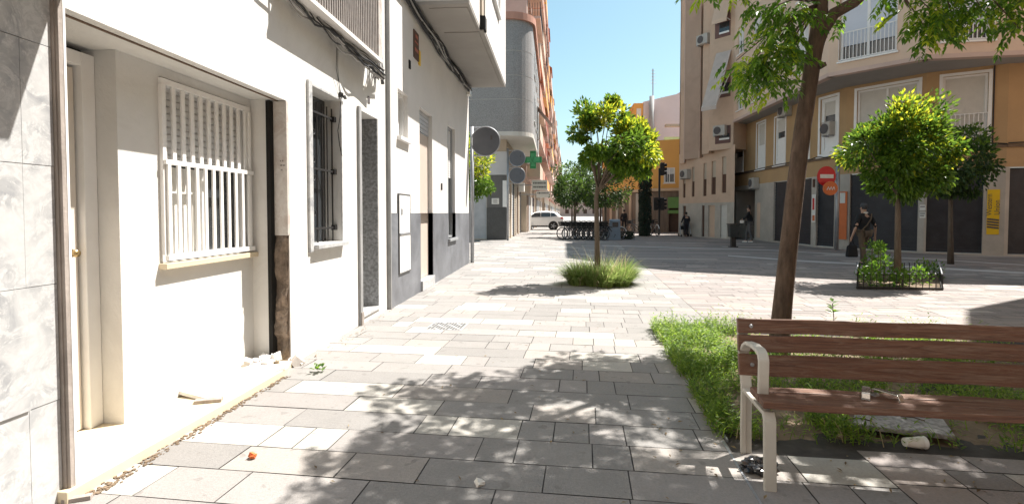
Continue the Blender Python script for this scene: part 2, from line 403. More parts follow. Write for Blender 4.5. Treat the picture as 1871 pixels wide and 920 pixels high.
def FT(F, u, d, z, rot=0):         # text frame lying on a facade, readable from outside
    x = Vector((F.t.x, F.t.y, 0)); y = Vector((0, 0, 1)); zz = -Vector((F.n.x, F.n.y, 0))
    return Matrix.Translation(F(u, d, z)) @ Matrix((x, y, zz)).transposed().to_4x4() @ Matrix.Rotation(rot, 4, 'Z')

# ================================================================== LEFT SIDE OF THE STREET
XW = -2.5
# ---- marble clad house, nearest on the left
h0 = thing('marble_clad_house', 'house front clad in grey veined marble slabs at the left edge', 'house', (-2.5, 1, 0))
F0 = Fac((-2.465, -5), (-2.465, 2.44))
b = MB(); b.box(-9, -2.475, -5, 2.39, 0, 9); b.build('wall', GREYSTRIP, h0)
b = MB(); zz = [-.03, .52, 1.10, 1.68, 2.26, 2.84, 3.42, 4.0, 4.6, 5.2]
for j in range(len(zz) - 1):
    e = [2.39 - .155 - .62 * k for k in range(12)][::-1] + [2.39]
    for k in range(len(e) - 1):
        o = .006 * rnd(-1, 1)
        b.box(-2.475, -2.462 + o, e[k] + .0016, e[k + 1] - .0016, zz[j] + .0016, zz[j + 1] - .0016)
b.build('marble_slabs', MARBLE, h0)
b = MB()
b.box(-2.52, -2.447, 2.391, 2.3965, .0, 3.1); b.box(-2.52, -2.429, 2.397, 2.42, .0, 3.1)
b.build('edge_strip', TRIM, h0)
b = MB(); b.box(-2.56, -2.427, 2.421, 2.434, .0, 3.1); b.build('lit_edge_face', WPAINT, h0)  # white stands for sunlight on the strip's front face
ob = MB(); ob.box(-2.46, -1.85, -4, 2.58, 3.0, 6.0); ob.box(-2.46, -1.70, -4, 2.46, 2.97, 3.1); ob.build('upper_bay', WHITE2, h0)

# ---- white house with recess, barred window and stone doorway
h1 = thing('white_rendered_house', 'white house with a porch recess, barred windows and a railed balcony', 'house', (-2.5, 4, 0))
F1 = Fac((XW, 0), (XW, 7.63))
b = MB()
wall(b, F1, 2.434, 7.63, 0, 9, [(2.434, 4.74, 0, 2.50, .14), (5.2, 5.96, 1.12, 2.76, .24), (6.55, 7.26, .12, 2.78, .85)])
b.quad((-2.64, 2.3, 2.50), (-2.64, 4.74, 2.50), (-3.4, 4.74, 2.505), (-3.4, 2.3, 2.505))                    # recess soffit
b.quad((-2.5, 7.63, 0), (-9, 7.63, 0), (-9, 7.63, 9), (-2.5, 7.63, 9)); b.quad((-2.5, 2.47, 9), (-2.5, 7.63, 9), (-9, 7.63, 9), (-9, 2.47, 9))
b.build('wall', WHITE, h1)
b = MB(); b.box(-2.585, -2.572, 2.5, 4.73, 2.490, 2.4995); b.build('soffit_groove', M('groove_brown', (.16, .11, .08), .9, .2, 5), h1)
FB = Fac((-2.82, 3.17), (-2.82, 4.66))
b = MB(); wall(b, FB, 0, 1.49, .03, 2.5, [(.37, 1.44, 1.09, 2.43, .16)])
b.quad((-2.82, 3.17, .03), (-2.82, 3.17, 2.5), (-3.3, 3.17, 2.5), (-3.3, 3.17, .03))
b.quad((-2.82, 4.66, .03), (-2.64, 4.66, .03), (-2.64, 4.66, 2.5), (-2.82, 4.66, 2.5))
b.build('recess_wall', WHITE, h1)
b = MB(); b.box(-2.662, -2.625, 4.645, 4.74, .05, 2.49); b.build('jamb_gap', BLACKGAP, h1)
b = MB(); b.box(-2.622, -2.492, 4.70, 4.745, 1.24, 2.495); b.build('marble_jamb', MARBLE_P, h1, bevel=.004)
b = MB(); b.box(-2.66, -2.508, 4.73, 4.9, 0, 1.25)
n_ = 34; m_ = 8; base_i = len(b.v)                                       # rough masonry face where the cladding has fallen off
for i in range(n_ + 1):
    for j in range(m_ + 1):
        x = -2.63 + .125 * j / m_; z = .02 + 1.23 * i / n_
        q = mn.noise(Vector((x * 14, 3.1, z * 7))) * .035 + mn.noise(Vector((x * 40, 1.1, z * 30))) * .014
        b.v.append(Vector((x, 4.712 - q - (.02 if .3 < z < .55 else 0), z)))
for i in range(n_):
    for j in range(m_):
        k = base_i + i * (m_ + 1) + j; b.f.append([k, k + 1, k + m_ + 2, k + m_ + 1]); b.m.append(0); b.c.append(None)
b.build('exposed_masonry', RUBBLE, h1)
b = MB()
for z, n in ((1.93, 6), (1.89, 9), (1.845, 5)):
    for k in range(n):
        if rnd(0, 1) < .85: b.box(-2.535 + k * .0052 - .022, -2.5318 + k * .0052 - .022, 4.6985, 4.6995, z, z + rnd(.008, .018))
b.build('stamped_marks', PRINT, h1)
# porch floor
b = MB(); b.add([(*p, z) for z in (-.02, .062) for p in ((-2.415, 2.36), (-2.385, 4.46), (-2.46, 4.68), (-3.35, 4.68), (-3.35, 2.36))],
                [(4, 3, 2, 1, 0), (5, 6, 7, 8, 9), (0, 1, 6, 5), (1, 2, 7, 6), (2, 3, 8, 7), (3, 4, 9, 8), (4, 0, 5, 9)])
b.build('porch_floor', MARBLE_Y, h1, bevel=.006)
# house door in the recess
FD = Fac((-3.01, 2.1), (-3.01, 3.17))
d = MB(); d.fbox(FD, .05, .96, .0, .05, .07, 2.36); do = d.build('door', CREAM, h1, bevel=.003)
d = MB(); d.fbox(FD, .975, 1.068, -.045, .07, .063, 2.46); d.fbox(FD, 0, .975, -.045, .07, 2.375, 2.46); d.build('door_frame', WPAINT, do, bevel=.004)
d = MB(); d.lathe([(.026, 0), (.028, .012), (.012, .016), (.012, .035), (.024, .042), (.022, .06)], Matrix.Translation(FD(.90, .0, 1.2)) @ Matrix.Rotation(R(90), 4, 'Y')); d.build('door_knob', M('brass', (.45, .33, .16), .3, .1, 9, metal=.9), do, smooth=True)
d = MB(); d.fbox(FD, -.1, 1.07, .05, .1, .05, 2.5); d.build('door_backing', BLACKGAP, do)
# recess window, grille, shutter
f = MB(); framebox(f, FB, .375, 1.435, 1.095, 2.425, .02, .10, .045); f.fbox(FB, .86, .92, .04, .1, 1.14, 1.80); f.fbox(FB, .42, .46, .05, .1, 1.14, 1.80)
wf = f.build('window', WPAINT, h1)
f = MB(); f.fbox(FB, .42, 1.39, .105, .115, 1.13, 2.4); f.build('pane', GLASS, wf)
f = MB(); slats(f, FB, .42, 1.39, 1.84, 2.40, .06, .05); f.build('shutter', SHUTW, wf)
f = MB(); f.fbox(FB, .33, 1.52, -.06, .04, 1.045, 1.088); f.build('sill', MARBLE_Y, wf, bevel=.004)
f = MB(); f.fbox(FB, .55, .86, .095, .1, 1.14, 1.80); f.build('curtain', PAPER, wf)
gr = MB()
for z0, z1, d0 in ((1.80, 1.835, -.05), (1.105, 1.145, -.055), (2.375, 2.42, -.02)): gr.fbox(FB, .36, 1.45, d0, d0 + .03, z0, z1)
for k in range(11):
    u = .395 + k * .099
    gr.fbox(FB, u - .021, u + .017, -.017, -.001, 1.836, 2.374)
    gr.fbox(FB, u - .019, u + .015, -.05, -.034, 1.146, 1.799); 
for u in (.375, 1.435): gr.fbox(FB, u - .02, u + .015, -.03, 0, 1.146, 2.374)
gr.build('window_grille', WPAINT, h1, bevel=.003)
# second barred window
W2 = (5.2, 5.96, 1.12, 2.76)
s = MB(); s.fbox(F1, 5.12, 5.2, -.026, .24, 1.05, 2.80); s.fbox(F1, 5.961, 5.985, -.012, .24, 1.12, 2.79); s.fbox(F1, 5.2, 5.961, -.012, .24, 2.762, 2.79)
wo = s.build('barred_window', MARBLE, h1, bevel=.003)
s = MB(); s.fbox(F1, 5.205, 5.957, .19, .235, 1.125, 2.755); s.build('pane', GLASS, wo)
s = MB(); s.fbox(F1, 5.201, 6.0, -.075, .18, 1.075, 1.119); s.build('sill', MARBLE, wo, bevel=.004)
s = MB()
for k in range(6):
    u = 5.26 + k * .13
    s.tube([F1(u, .085, 1.125), F1(u, .085, 2.66)], .0085, 6)
for z in (1.27, 1.92, 2.53): s.fbox(F1, 5.205, 5.955, .07, .082, z, z + .022)
for z in (1.45, 1.83, 2.02, 2.32):
    for u in (5.30, 5.40):
        s.tube([F1(u + .03 * math.cos(a), .066, z + .03 * math.sin(a)) for a in [i * .785 for i in range(9)]], .006, 5)
for z in (1.27, 1.92, 2.53): s.fbox(F1, 5.90, 5.955, .05, .10, z - .018, z + .04)
s.build('window_grille', IRON, wo)
# stone doorway
s = MB(); s.fbox(F1, 6.47, 6.55, -.034, .05, .0, 2.81); do3 = s.build('doorway', GREYSTRIP, h1, bevel=.003)
s = MB(); s.fbox(F1, 6.475, 6.545, -.045, -.0345, .0, .17); s.build('rusty_foot', TRIM, do3)
s = MB(); s.fbox(F1, 7.235, 7.259, .004, .85, .125, 2.775); s.build('stone_reveal', PEBBLE, do3)
s = MB(); s.fbox(F1, 6.55, 7.26, -.02, .84, .08, .123); s.build('threshold', MARBLE, do3, bevel=.004)
s = MB(); s.fbox(F1, 6.55, 7.26, .80, .86, .12, 2.78); s.build('door_leaf', BROWNSH, do3)
s = MB(); s.box(-2.497, -2.492, 6.86, 6.94, 2.93, 3.02); s.build('number_plate', PRINT, h1)
# Juliet balcony
s = MB(); s.box(-2.5, -2.27, 4.55, 6.80, 3.43, 3.475); bo = s.build('balcony_slab', WHITE2, h1)
s = MB()
n = 36
for k in range(n): y = 4.58 + (6.62 - 4.58) * k / (n - 1); s.box(-2.30, -2.285, y - .011, y + .011, 3.476, 4.35)
s.box(-2.305, -2.28, 4.56, 6.64, 4.35, 4.40); s.build('railing', M('railing_grey_brown', (.30, .27, .25), .5, .2, 12), bo)
s = MB(); s.box(-2.499, -2.27, 6.66, 6.79, 3.476, 5.6); s.build('balcony_pier', MARBLE_P, bo)
s = MB(); s.box(-2.499, -2.47, 4.6, 6.6, 3.48, 5.5); s.build('balcony_door', SIGNBACK, bo)

def wavy(p0, p1, r, sag, wig, n=26, seed=0):
    rr = random.Random(seed); p0 = Vector(p0); p1 = Vector(p1); ph = [rr.uniform(0, 6.3) for _ in range(6)]; fr_ = [rr.uniform(.6, 3.4) for _ in range(6)]
    pts = []
    for i in range(n + 1):
        t = i / n; p = p0.lerp(p1, t); e = math.sin(math.pi * t) ** .5
        p += Vector((wig * .5 * math.sin(ph[0] + fr_[0] * 6 * t), 0, wig * math.sin(ph[1] + fr_[1] * 6 * t) + wig * .6 * math.sin(ph[2] + fr_[2] * 14 * t))) * e
        p.z -= sag * math.sin(math.pi * t); pts.append(p)
    return pts
cb = thing('cable_bundle', 'tangled bundle of grey and black cables strung under the railed balcony', 'cables', (-2.4, 5.5, 3.3))
for mat, k0, k1, nm in ((CABLEG, 0, 9, 'grey_cables'), (CABLEK, 9, 16, 'black_cables')):
    c = MB()
    for k in range(k0, k1):
        q = random.Random(k)
        c.tube(wavy((-2.44 + q.uniform(-.04, .04), 4.28, 3.55 + q.uniform(-.12, .10)), (-2.33 + q.uniform(-.05, .06), 6.95, 3.33 + q.uniform(-.09, .06)), q.uniform(.006, .011), q.uniform(.0, .07), q.uniform(.012, .04), 30, k), q.uniform(.006, .013), 6)
    c.build(nm, mat, cb, smooth=True)
c = MB()
for k in range(16):
    q = random.Random(100 + k); y = 6.95 + q.uniform(-.03, .3)
    c.tube([(-2.33, 6.85 + q.uniform(-.1, .1), 3.35), (-2.40, y, 3.30 + q.uniform(-.05, .12)), (-2.44, y + q.uniform(-.02, .05), 3.6), (-2.46, y + q.uniform(.0, .08), 4.3), (-2.46, y + q.uniform(.0, .08), 5.4)], q.uniform(.008, .016), 6)
c.build('rising_cables', CABLEK, cb, smooth=True)
c = MB()
for k in range(6):
    q = random.Random(200 + k)
    c.tube(wavy((-2.33, 6.7 + q.uniform(-.1, .2), 3.36), (-2.44, 7.2 + q.uniform(-.1, .1), 3.75 + q.uniform(-.2, .2)), .01, .2, .05, 14, 300 + k), .010, 6)
c.build('loose_loops', CABLEG, cb, smooth=True)
lw = thing('hanging_wire', 'thin loose wire hanging down beside the narrow barred window', 'wire', (-2.48, 5.9, 2.9))
c = MB(); c.tube([(-2.43, 5.72, 3.36), (-2.485, 5.82, 3.1), (-2.49, 5.95, 2.86), (-2.492, 6.0, 2.80)], .004, 5); c.tube([(-2.488, 5.98, 2.82), (-2.49, 5.92, 2.55), (-2.49, 5.86, 2.4), (-2.49, 5.90, 2.25), (-2.49, 5.97, 2.12)], .005, 5)
c.tube([(-2.42, 5.72, 3.36), (-2.45, 5.78, 3.1), (-2.485, 5.92, 2.84)], .003, 5); c.build('wire', CABLEK, lw, smooth=True)
c = MB(); c.box(-2.497, -2.46, 5.91, 5.96, 2.80, 2.85); c.tube([(-2.46, 5.9, 2.83), (-2.45, 5.98, 2.79)], .012, 6); c.tube([(-2.46, 6.0, 2.83), (-2.47, 6.06, 2.81)], .01, 6); c.build('clip', IRON, lw)

# ---- second house: white above a slate dado, boxed balcony above
h2 = thing('dado_house', 'white house with a slate grey dado and an overhanging boxed bay', 'house', (-2.5, 11, 0))
X2 = -2.46; F2 = Fac((X2, 0), (X2, 14.95))
H2 = [(8.09, 8.66, 2.67, 3.42, .14), (9.42, 10.42, .1, 3.40, .13), (11.95, 12.85, .85, 3.52, .13)]
b = MB(); wall(b, F2, 7.66, 14.95, 1.45, 12, H2); b.quad((X2, 14.95, 0), (-9, 14.95, 0), (-9, 14.95, 12), (X2, 14.95, 12)); b.quad((X2, 7.66, 1.45), (-2.6, 7.66, 1.45), (-2.6, 7.66, 12), (X2, 7.66, 12))
b.build('wall', WHITE2, h2)
b = MB(); F2d = Fac((X2 + .012, 0), (X2 + .012, 14.96)); wall(b, F2d, 7.665, 14.96, 0, 1.449, [(9.42, 10.42, .1, 1.449, .14), (11.95, 12.85, .85, 1.449, .14)])
b.quad((X2 + .012, 7.665, 1.449), (X2 + .012, 14.96, 1.449), (X2, 14.96, 1.4495), (X2, 7.665, 1.4495)); b.quad((X2 + .012, 14.96, 0), (-3, 14.96, 0), (-3, 14.96, 1.449), (X2 + .012, 14.96, 1.449))
b.build('dado', DADO, h2)
b = MB(); b.fbox(F2, 7.635, 7.664, -.02, .2, 0, 5.0); b.build('corner_strip', GREYSTRIP, h2)
s = MB(); framebox(s, F2, 8.03, 8.68, .47, 1.76, -.03, .02, .022); mo = s.build('meter_cupboard', M('dark_frame', (.10, .10, .10), .5, .1, 5), h2)
s = MB(); s.fbox(F2, 8.055, 8.655, -.028, .01, 1.125, 1.735); s.fbox(F2, 8.055, 8.655, -.034, .01, .495, 1.10); s.build('cupboard_door', WPAINT, mo, bevel=.003)
s = MB(); s.fbox(F2, 8.05, 8.66, -.045, -.029, 1.10, 1.122); s.fbox(F2, 8.13, 8.17, -.033, -.0285, 1.42, 1.52); s.fbox(F2, 8.2, 8.22, -.033, -.0285, 1.42, 1.52); s.build('hinge_strip', STEEL, mo)
window(F2, 8.09, 8.66, 2.67, 3.42, h2, d=.12, drop=0, wd=.05)
s = MB(); s.fbox(F2, 9.425, 10.415, .09, .12, .2, 2.98); dd = s.build('door', M('pink_beige_door', (.52, .44, .38), .55, .05, 3), h2)
s = MB(); slats(s, F2, 9.425, 10.415, 3.0, 3.395, .07, .075); s.build('louvre', GREYSH, dd)
s = MB(); s.fbox(F2, 9.42, 10.42, -.05, .12, .0, .19); s.build('doorstep', MARBLE, dd, bevel=.006)
s = MB(); s.fbox(F2, 9.5, 9.54, .07, .09, 1.05, 1.2); s.build('handle', STEEL, dd)
window(F2, 11.95, 12.85, .85, 3.52, h2, d=.12, drop=.45, shut=SHUTW, frame=M('grey_frame', (.30, .31, .32), .5, .1, 5))
s = MB(); s.fbox(F2, 11.2, 11.26, -.03, 0, 1.95, 2.1); s.build('bell_push', PRINT, h2)
s = MB(); s.fbox(F2, 9.02, 9.34, -.02, 0, 4.18, 4.66); pq = s.build('plaque', BROWNSH, h2)
s = MB(); s.fbox(F2, 9.06, 9.30, -.024, -.0205, 4.30, 4.36); s.fbox(F2, 9.06, 9.28, -.024, -.0205, 4.45, 4.48); s.fbox(F2, 9.1, 9.26, -.024, -.0205, 4.54, 4.6); s.build('plaque_print', M('faded_red', (.38, .12, .08), .6, .1, 5), pq)
s = MB(); s.fbox(F2, 9.36, 9.47, -.02, 0, 4.14, 4.40); s.build('yellow_label', YELLOW, pq)
s = MB(); s.fbox(F2, 8.72, 8.80, -.02, 0, 3.9, 4.04); s.build('vent_hole', BLACKGAP, h2)
# boxed bay above
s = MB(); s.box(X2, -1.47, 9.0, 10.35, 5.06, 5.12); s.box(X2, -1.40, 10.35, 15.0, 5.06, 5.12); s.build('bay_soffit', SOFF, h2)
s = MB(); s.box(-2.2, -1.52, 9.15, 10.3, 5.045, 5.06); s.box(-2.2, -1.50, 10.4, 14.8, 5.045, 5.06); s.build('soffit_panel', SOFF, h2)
s = MB(); s.box(X2, -1.465, 9.02, 10.30, 5.121, 9.5); s.box(X2, -1.39, 10.55, 14.99, 5.121, 9.5); s.build('bay', WHITE2, h2)
s = MB(); s.box(X2, -1.42, 10.301, 10.549, 5.35, 9.4); s.build('bay_rib', BEIGE, h2)
s = MB(); s.box(-1.55, -1.36, 10.31, 10.54, 5.08, 5.34); s.build('drain_outlet', BLACKGAP, h2)
FBy = Fac((-1.39, 10.55), (-1.39, 14.99)); window(FBy, 1.2, 2.6, 6.35, 7.8, h2, d=.0, drop=.5, name='bay_window', wd=.05, sill=True)
cb2 = thing('cable_run', 'dark looping cables fixed along the wall under the boxed bay', 'cables', (-2.4, 12, 5))
for mat, a, z_ in ((CABLEK, 0, 9), (CABLEG, 9, 13)):
    c = MB()
    for k in range(a, z_):
        q = random.Random(500 + k)
        c.tube(wavy((-2.40 + q.uniform(-.04, .05), 8.0, 5.0 + q.uniform(-.1, .1)), (-2.40 + q.uniform(-.04, .05), 14.85, 4.98 + q.uniform(-.14, .08)), .01, q.uniform(.0, .12), q.uniform(.03, .09), 44, 600 + k), q.uniform(.010, .02), 6)
    c.build('cables', mat, cb2, smooth=True)
c = MB(); c.box(-2.46, -2.36, 14.62, 14.85, 4.78, 4.95); c.build('junction_box', WPAINT, cb2)
# pole with round sign at the corner
def round_sign(name, label, base, z, rad, pole, arm):
    t = thing(name, label, 'sign', base)
    bx, by = base[0], base[1]
    if pole:
        m = MB(); m.tube([(bx, by, 0), (bx, by, pole)], .055, 12); m.build('pole', STEEL, t, smooth=True)
    for zc, r_ in zip(z, rad):
        m = MB(); T = Matrix.Translation((bx + arm, by, zc)) @ Matrix.Rotation(R(90), 4, 'X')
        m.lathe([(r_ * .99, -.05), (r_, -.04), (r_, .04), (r_ * .99, .05)], T, 36); d_ = m.build('disc', SIGNBACK, t, bevel=.006)
        m = MB(); m.tube([T @ Vector((r_ * math.cos(a), r_ * math.sin(a), .045)) for a in [k * math.pi / 18 for k in range(37)]], .018, 6, False); m.build('rim', STEEL, d_)
        m = MB(); m.tube([(bx, by, zc + r_ * .97), (bx + arm, by, zc + r_ * .97)], .02, 6); m.tube([(bx, by, zc - r_ * .97), (bx + arm, by, zc - r_ * .97)], .02, 6)
        m.build('bracket', STEEL, t)
        m = MB(); m.box(bx + arm + r_ * .35, bx + arm + r_ * .48, by - .06, by - .05, zc + r_ * .1, zc + r_ * .4); m.build('label_plate', PRINT, d_)
round_sign('round_sign', 'large dark round sign on a steel pole at the dado house corner', (-2.38, 15.06, 0), [3.52], [.42], 3.95, .40)

# ---- litter and bits by the porch
t = thing('broken_board', 'broken white board lying at the foot of the white porch wall', 'board', (-2.6, 4.1, .062))
b = MB(); T = Matrix.Translation((-2.60, 4.05, .085)) @ Matrix.Rotation(R(-14), 4, 'Z') @ Matrix.Rotation(R(5), 4, 'Y'); b.box(-.14, .13, -.42, .40, -.016, .014, T); b.build('board', WHITE2, t, bevel=.004)
b = MB(); T = Matrix.Translation((-2.50, 3.60, .075)) @ Matrix.Rotation(R(20), 4, 'Z'); b.box(-.12, .06, -.03, .03, -.012, .012, T); b.build('splinter', TRIM, t)
def lumps(name, label, cat, loc, n, spread, size, mat, seed, group=None):
    rr = random.Random(seed); b = MB()
    for k in range(n):
        c = Vector(loc) + Vector((rr.uniform(-1, 1) * spread[0], rr.uniform(-1, 1) * spread[1], rr.uniform(0, spread[2])))
        s_ = rr.uniform(*size); T = Matrix.Translation(c) @ Matrix.Rotation(rr.uniform(0, 3), 4, (rr.random(), rr.random(), rr.random() + .1))
        p = [T @ Vector((x * s_ * rr.uniform(.6, 1.2), y * s_ * rr.uniform(.6, 1.2), z * s_ * rr.uniform(.4, .9))) for z in (-1, 1) for x, y in ((-1, -1), (1, -1), (1, 1), (-1, 1))]
        b.hexa(p)
    o = b.build(name, mat); tag(o, label, cat, group); return o
lumps('rubble_heap', 'small heap of white plaster rubble in the porch corner', 'rubble', (-2.66, 4.52, .075), 26, (.12, .14, .05), (.012, .04), WHITE2, 3)
lumps('stone_fragment', 'flat grey broken stone fragments below the exposed masonry pillar', 'stone', (-2.45, 4.70, .02), 5, (.07, .06, .02), (.03, .06), MARBLE_P, 5)
b = MB(); rr = random.Random(9)
for k in range(420):
    y = rr.uniform(2.45, 4.4); x = -2.39 + rr.gauss(0, .018) + .02; s_ = rr.uniform(.002, .007)
    b.box(x - s_, x + s_, y - s_ * 1.5, y + s_ * 1.5, .0, s_, None)
struct(b.build('debris', EARTH), 'stuff')
b = MB(); b.bar((-2.45, 2.37, .01), (-2.34, 2.42, .012), .035, .022); tag(b.build('wood_offcut', TRIM), 'short brown wood offcut lying before the porch step end', 'wood')
o = G(465, 837); lumps('orange_peel', 'bright orange scrap of peel on the sunny paving', 'litter', (o.x, o.y, .012), 4, (.018, .012, .008), (.010, .018), ORANGE, 12)
o = G(880, 886); lumps('paper_scrap', 'small white paper scrap lying in the tree shadow', 'litter', (o.x, o.y, .006), 2, (.015, .01, .002), (.012, .022), PAPER, 14)
# leaves
def kite(mb, p, d, nrm, L, W, fold=.25):
    d = d.normalized(); s_ = d.cross(nrm)
    if s_.length < 1e-3: s_ = d.cross(Vector((.3, .5, .8)))
    s_.normalize(); up = s_.cross(d)
    m = p + d * L * .42 - up * 0
    mb.add([p, m + s_ * W * .5 + up * W * fold, p + d * L, m - s_ * W * .5 + up * W * fold], [(0, 1, 2), (0, 2, 3)])
def rv():
    while 1:
        v = Vector((rnd(-1, 1), rnd(-1, 1), rnd(-1, 1)))
        if .05 < v.length < 1: return v.normalized()
o = G(585, 680); b = MB()
for k in range(16):
    a = rnd(0, 6.3); kite(b, Vector((o.x + rnd(-.05, .05), o.y + rnd(-.03, .03), rnd(.01, .05))), Vector((math.cos(a), math.sin(a), .5)), Vector((0, 0, 1)), .06, .035)
tag(b.build('weed', LEAF_P), 'little green weed growing from a paving joint by the white wall', 'weed')
# grate
gc = (G(785, 595) + G(850, 596)) / 2; t = thing('drain_grate', 'square perforated drain cover set in the pale paving', 'drain', (gc.x, gc.y, 0), -A)
t['_local'] = 1
b = MB(); b.box(-.235, .235, -.225, .225, -.003, .003); b.build('cover', GREYSTRIP, t)
b = MB()
for i in range(11):
    for j in range(9):
        if (i + j) % 4 == 3 and rnd(0, 1) < .5: continue
        b.box(-.21 + i * .039, -.21 + i * .039 + .026, -.19 + j * .044, -.19 + j * .044 + .022, .003, .0045)
b.build('slots', BLACKGAP, t)
# ================================================================== FAR LEFT: granite-clad corner building and the row of flats beyond
h3 = thing('granite_corner_building', 'corner building with a rounded grey granite bay over pale shopfronts', 'building', (-3, 28, 0))
F3s = Fac((-9, 28.0), (-2.56, 28.0))      # faces the side street, towards us
F3 = Fac((-2.56, 28.0), (-2.45, 44.0))
b = MB(); wall(b, F3s, 0, 6.44, 0, 5.6, [(*F3s.rect(857, 889, 330, 433)[:2], .05, 3.2, .2)]); wall(b, F3, 0, 16, 0, 5.6)
b.quad((-9, 28, 11.4), (-2.56, 28, 11.4), (-2.45, 44, 11.4), (-9, 44, 11.4)); b.quad((-9, 28, 5.6), (-2.56, 28, 5.6), (-2.56, 28, 11.4), (-9, 28, 11.4))
b.build('wall', BEIGE, h3)
b = MB(); r_ = F3s.rect(857, 889, 330, 433); slats(b, F3s, r_[0], r_[1], .05, 3.2, .10, .16); b.build('roller_shutter', GREYSH, h3)
b = MB(); b.box(-3.62, -2.555, 27.93, 28.25, 0, 1.75); b.build('pillar_base', GREYDK, h3)
b = MB(); b.box(-3.60, -2.57, 27.945, 28.2, 1.755, 3.5); b.build('pillar', M('grey_pillar', (.13, .125, .12), .6, .1, 3), h3)
b = MB(); b.box(-3.66, -2.5, 27.90, 28.3, 3.505, 4.75); b.build('pillar_fascia', M('white_fascia', (.55, .55, .56), .6, .05, 2), h3)
b = MB(); b.box(-2.75, -2.53, 27.88, 27.90, 1.78, 3.2); b.build('white_strip', WPAINT, h3)
pq = MB(); pq.box(-3.35, -2.95, 27.92, 27.94, 1.93, 2.25); pl = pq.build('plaque', PAPER, h3)
pq = MB()
for i in range(4): pq.box(-3.27, -3.03 - .03 * (i % 2), 27.915, 27.919, 2.0 + i * .055, 2.018 + i * .055)
pl2 = pq.build('plaque_lines', PRINT, pl)
b = MB(); b.box(-5.2, -3.63, 27.97, 28.2, 3.2, 3.3); b.build('shutter_lintel', GREYDK, h3)
# rounded bay
def bayplan(off=0):
    pts = [(-9, 26.6 - off), (-2.3, 26.6 - off)]
    for k in range(1, 9):
        a = R(90) * k / 8; pts.append((-2.3 + (1.17 + off) * math.sin(a), 27.77 - (1.17 + off) * math.cos(a)))
    return pts + [(-1.13 + off, 39.0)]
def strip(mb, pts, z0, z1):
    for i in range(len(pts) - 1): mb.quad((*pts[i], z0), (*pts[i + 1], z0), (*pts[i + 1], z1), (*pts[i], z1))
pl_ = bayplan(); zs = [5.6, 7.25, 8.45, 9.7, 11.25]
b = MB()
for i in range(4): strip(b, pl_, zs[i] + (.02 if i else 0), zs[i + 1])
b.quad((-1.13, 39, 5.6), (-2.6, 39, 5.6), (-2.6, 39, 11.25), (-1.13, 39, 11.25)); b.build('granite_bay', GREYCL, h3)
b = MB()
for i in range(1, 4): strip(b, bayplan(-.012), zs[i], zs[i] + .02)
b.build('bay_joints', PAPER, h3)
b = MB(); b.add([(*p, 5.6) for p in pl_] + [(-9, 39, 5.6)], [tuple(range(len(pl_) + 1))]); strip(b, bayplan(.03), 5.40, 5.62)
b.add([(*p, 5.40) for p in bayplan(.03)] + [(-9, 39, 5.40)], [tuple(range(len(pl_) + 1))]); b.build('bay_soffit', M('soffit_white', (.58, .55, .50), .8, .06, 1), h3)
b = MB(); strip(b, bayplan(.14), 11.25, 11.6); b.add([(*p, 11.6) for p in bayplan(.14)] + [(-9, 39, 11.6)], [tuple(range(len(pl_) + 1))]); b.add([(*p, 11.25) for p in bayplan(.14)] + [(-9, 39, 11.25)], [tuple(range(len(pl_) + 1))]); b.build('bay_cornice', SALMON, h3)
F3b = Fac((-1.13, 27.8), (-1.13, 39.0))
for u in (1.6, 4.2, 7.4): window(F3b, u, u + 1.5, 6.6, 8.2, h3, d=.02, drop=.6, name='bay_window', wd=.08); window(F3b, u, u + 1.5, 9.2, 10.6, h3, d=.02, drop=.5, name='bay_window', wd=.08)
aw = MB(); aw.add([F3b(7.2, 0, 8.6), F3b(9.2, 0, 8.6), F3b(9.2, -1.0, 7.4), F3b(7.2, -1.0, 7.4)], [(0, 1, 2, 3)]); aw.fbox(F3b, 7.2, 9.2, -1.03, -1.0, 7.2, 7.42); aw.build('awning', PINKR, h3)
# ground floor shopfronts along the street
cols = (STONEP, GREYSH, BEIGE, BROWNSH, STONEP, WPAINT, GREYSH, BROWNST)
for k in range(8):
    u = .5 + k * 1.95
    b = MB(); b.fbox(F3, u - .35, u + .25, -.06, .02, .0, 3.6); b.build('pilaster', (STONEP, BEIGE, GREYDK)[k % 3], h3)
    b = MB(); slats(b, F3, u + .3, u + 1.55, .1, 3.2, -.015, .15); b.build('shop_shutter', cols[k % 8], h3)
b = MB(); b.fbox(F3, .1, 15.9, -.12, 0, 3.65, 4.5); b.build('fascia', M('fascia_pink', (.48, .38, .32), .7, .1, 1), h3)
ac = MB(); ac.fbox(F3, 7.0, 7.8, -.5, -.13, 2.9, 3.5); ac.build('air_conditioner', WPAINT, h3)

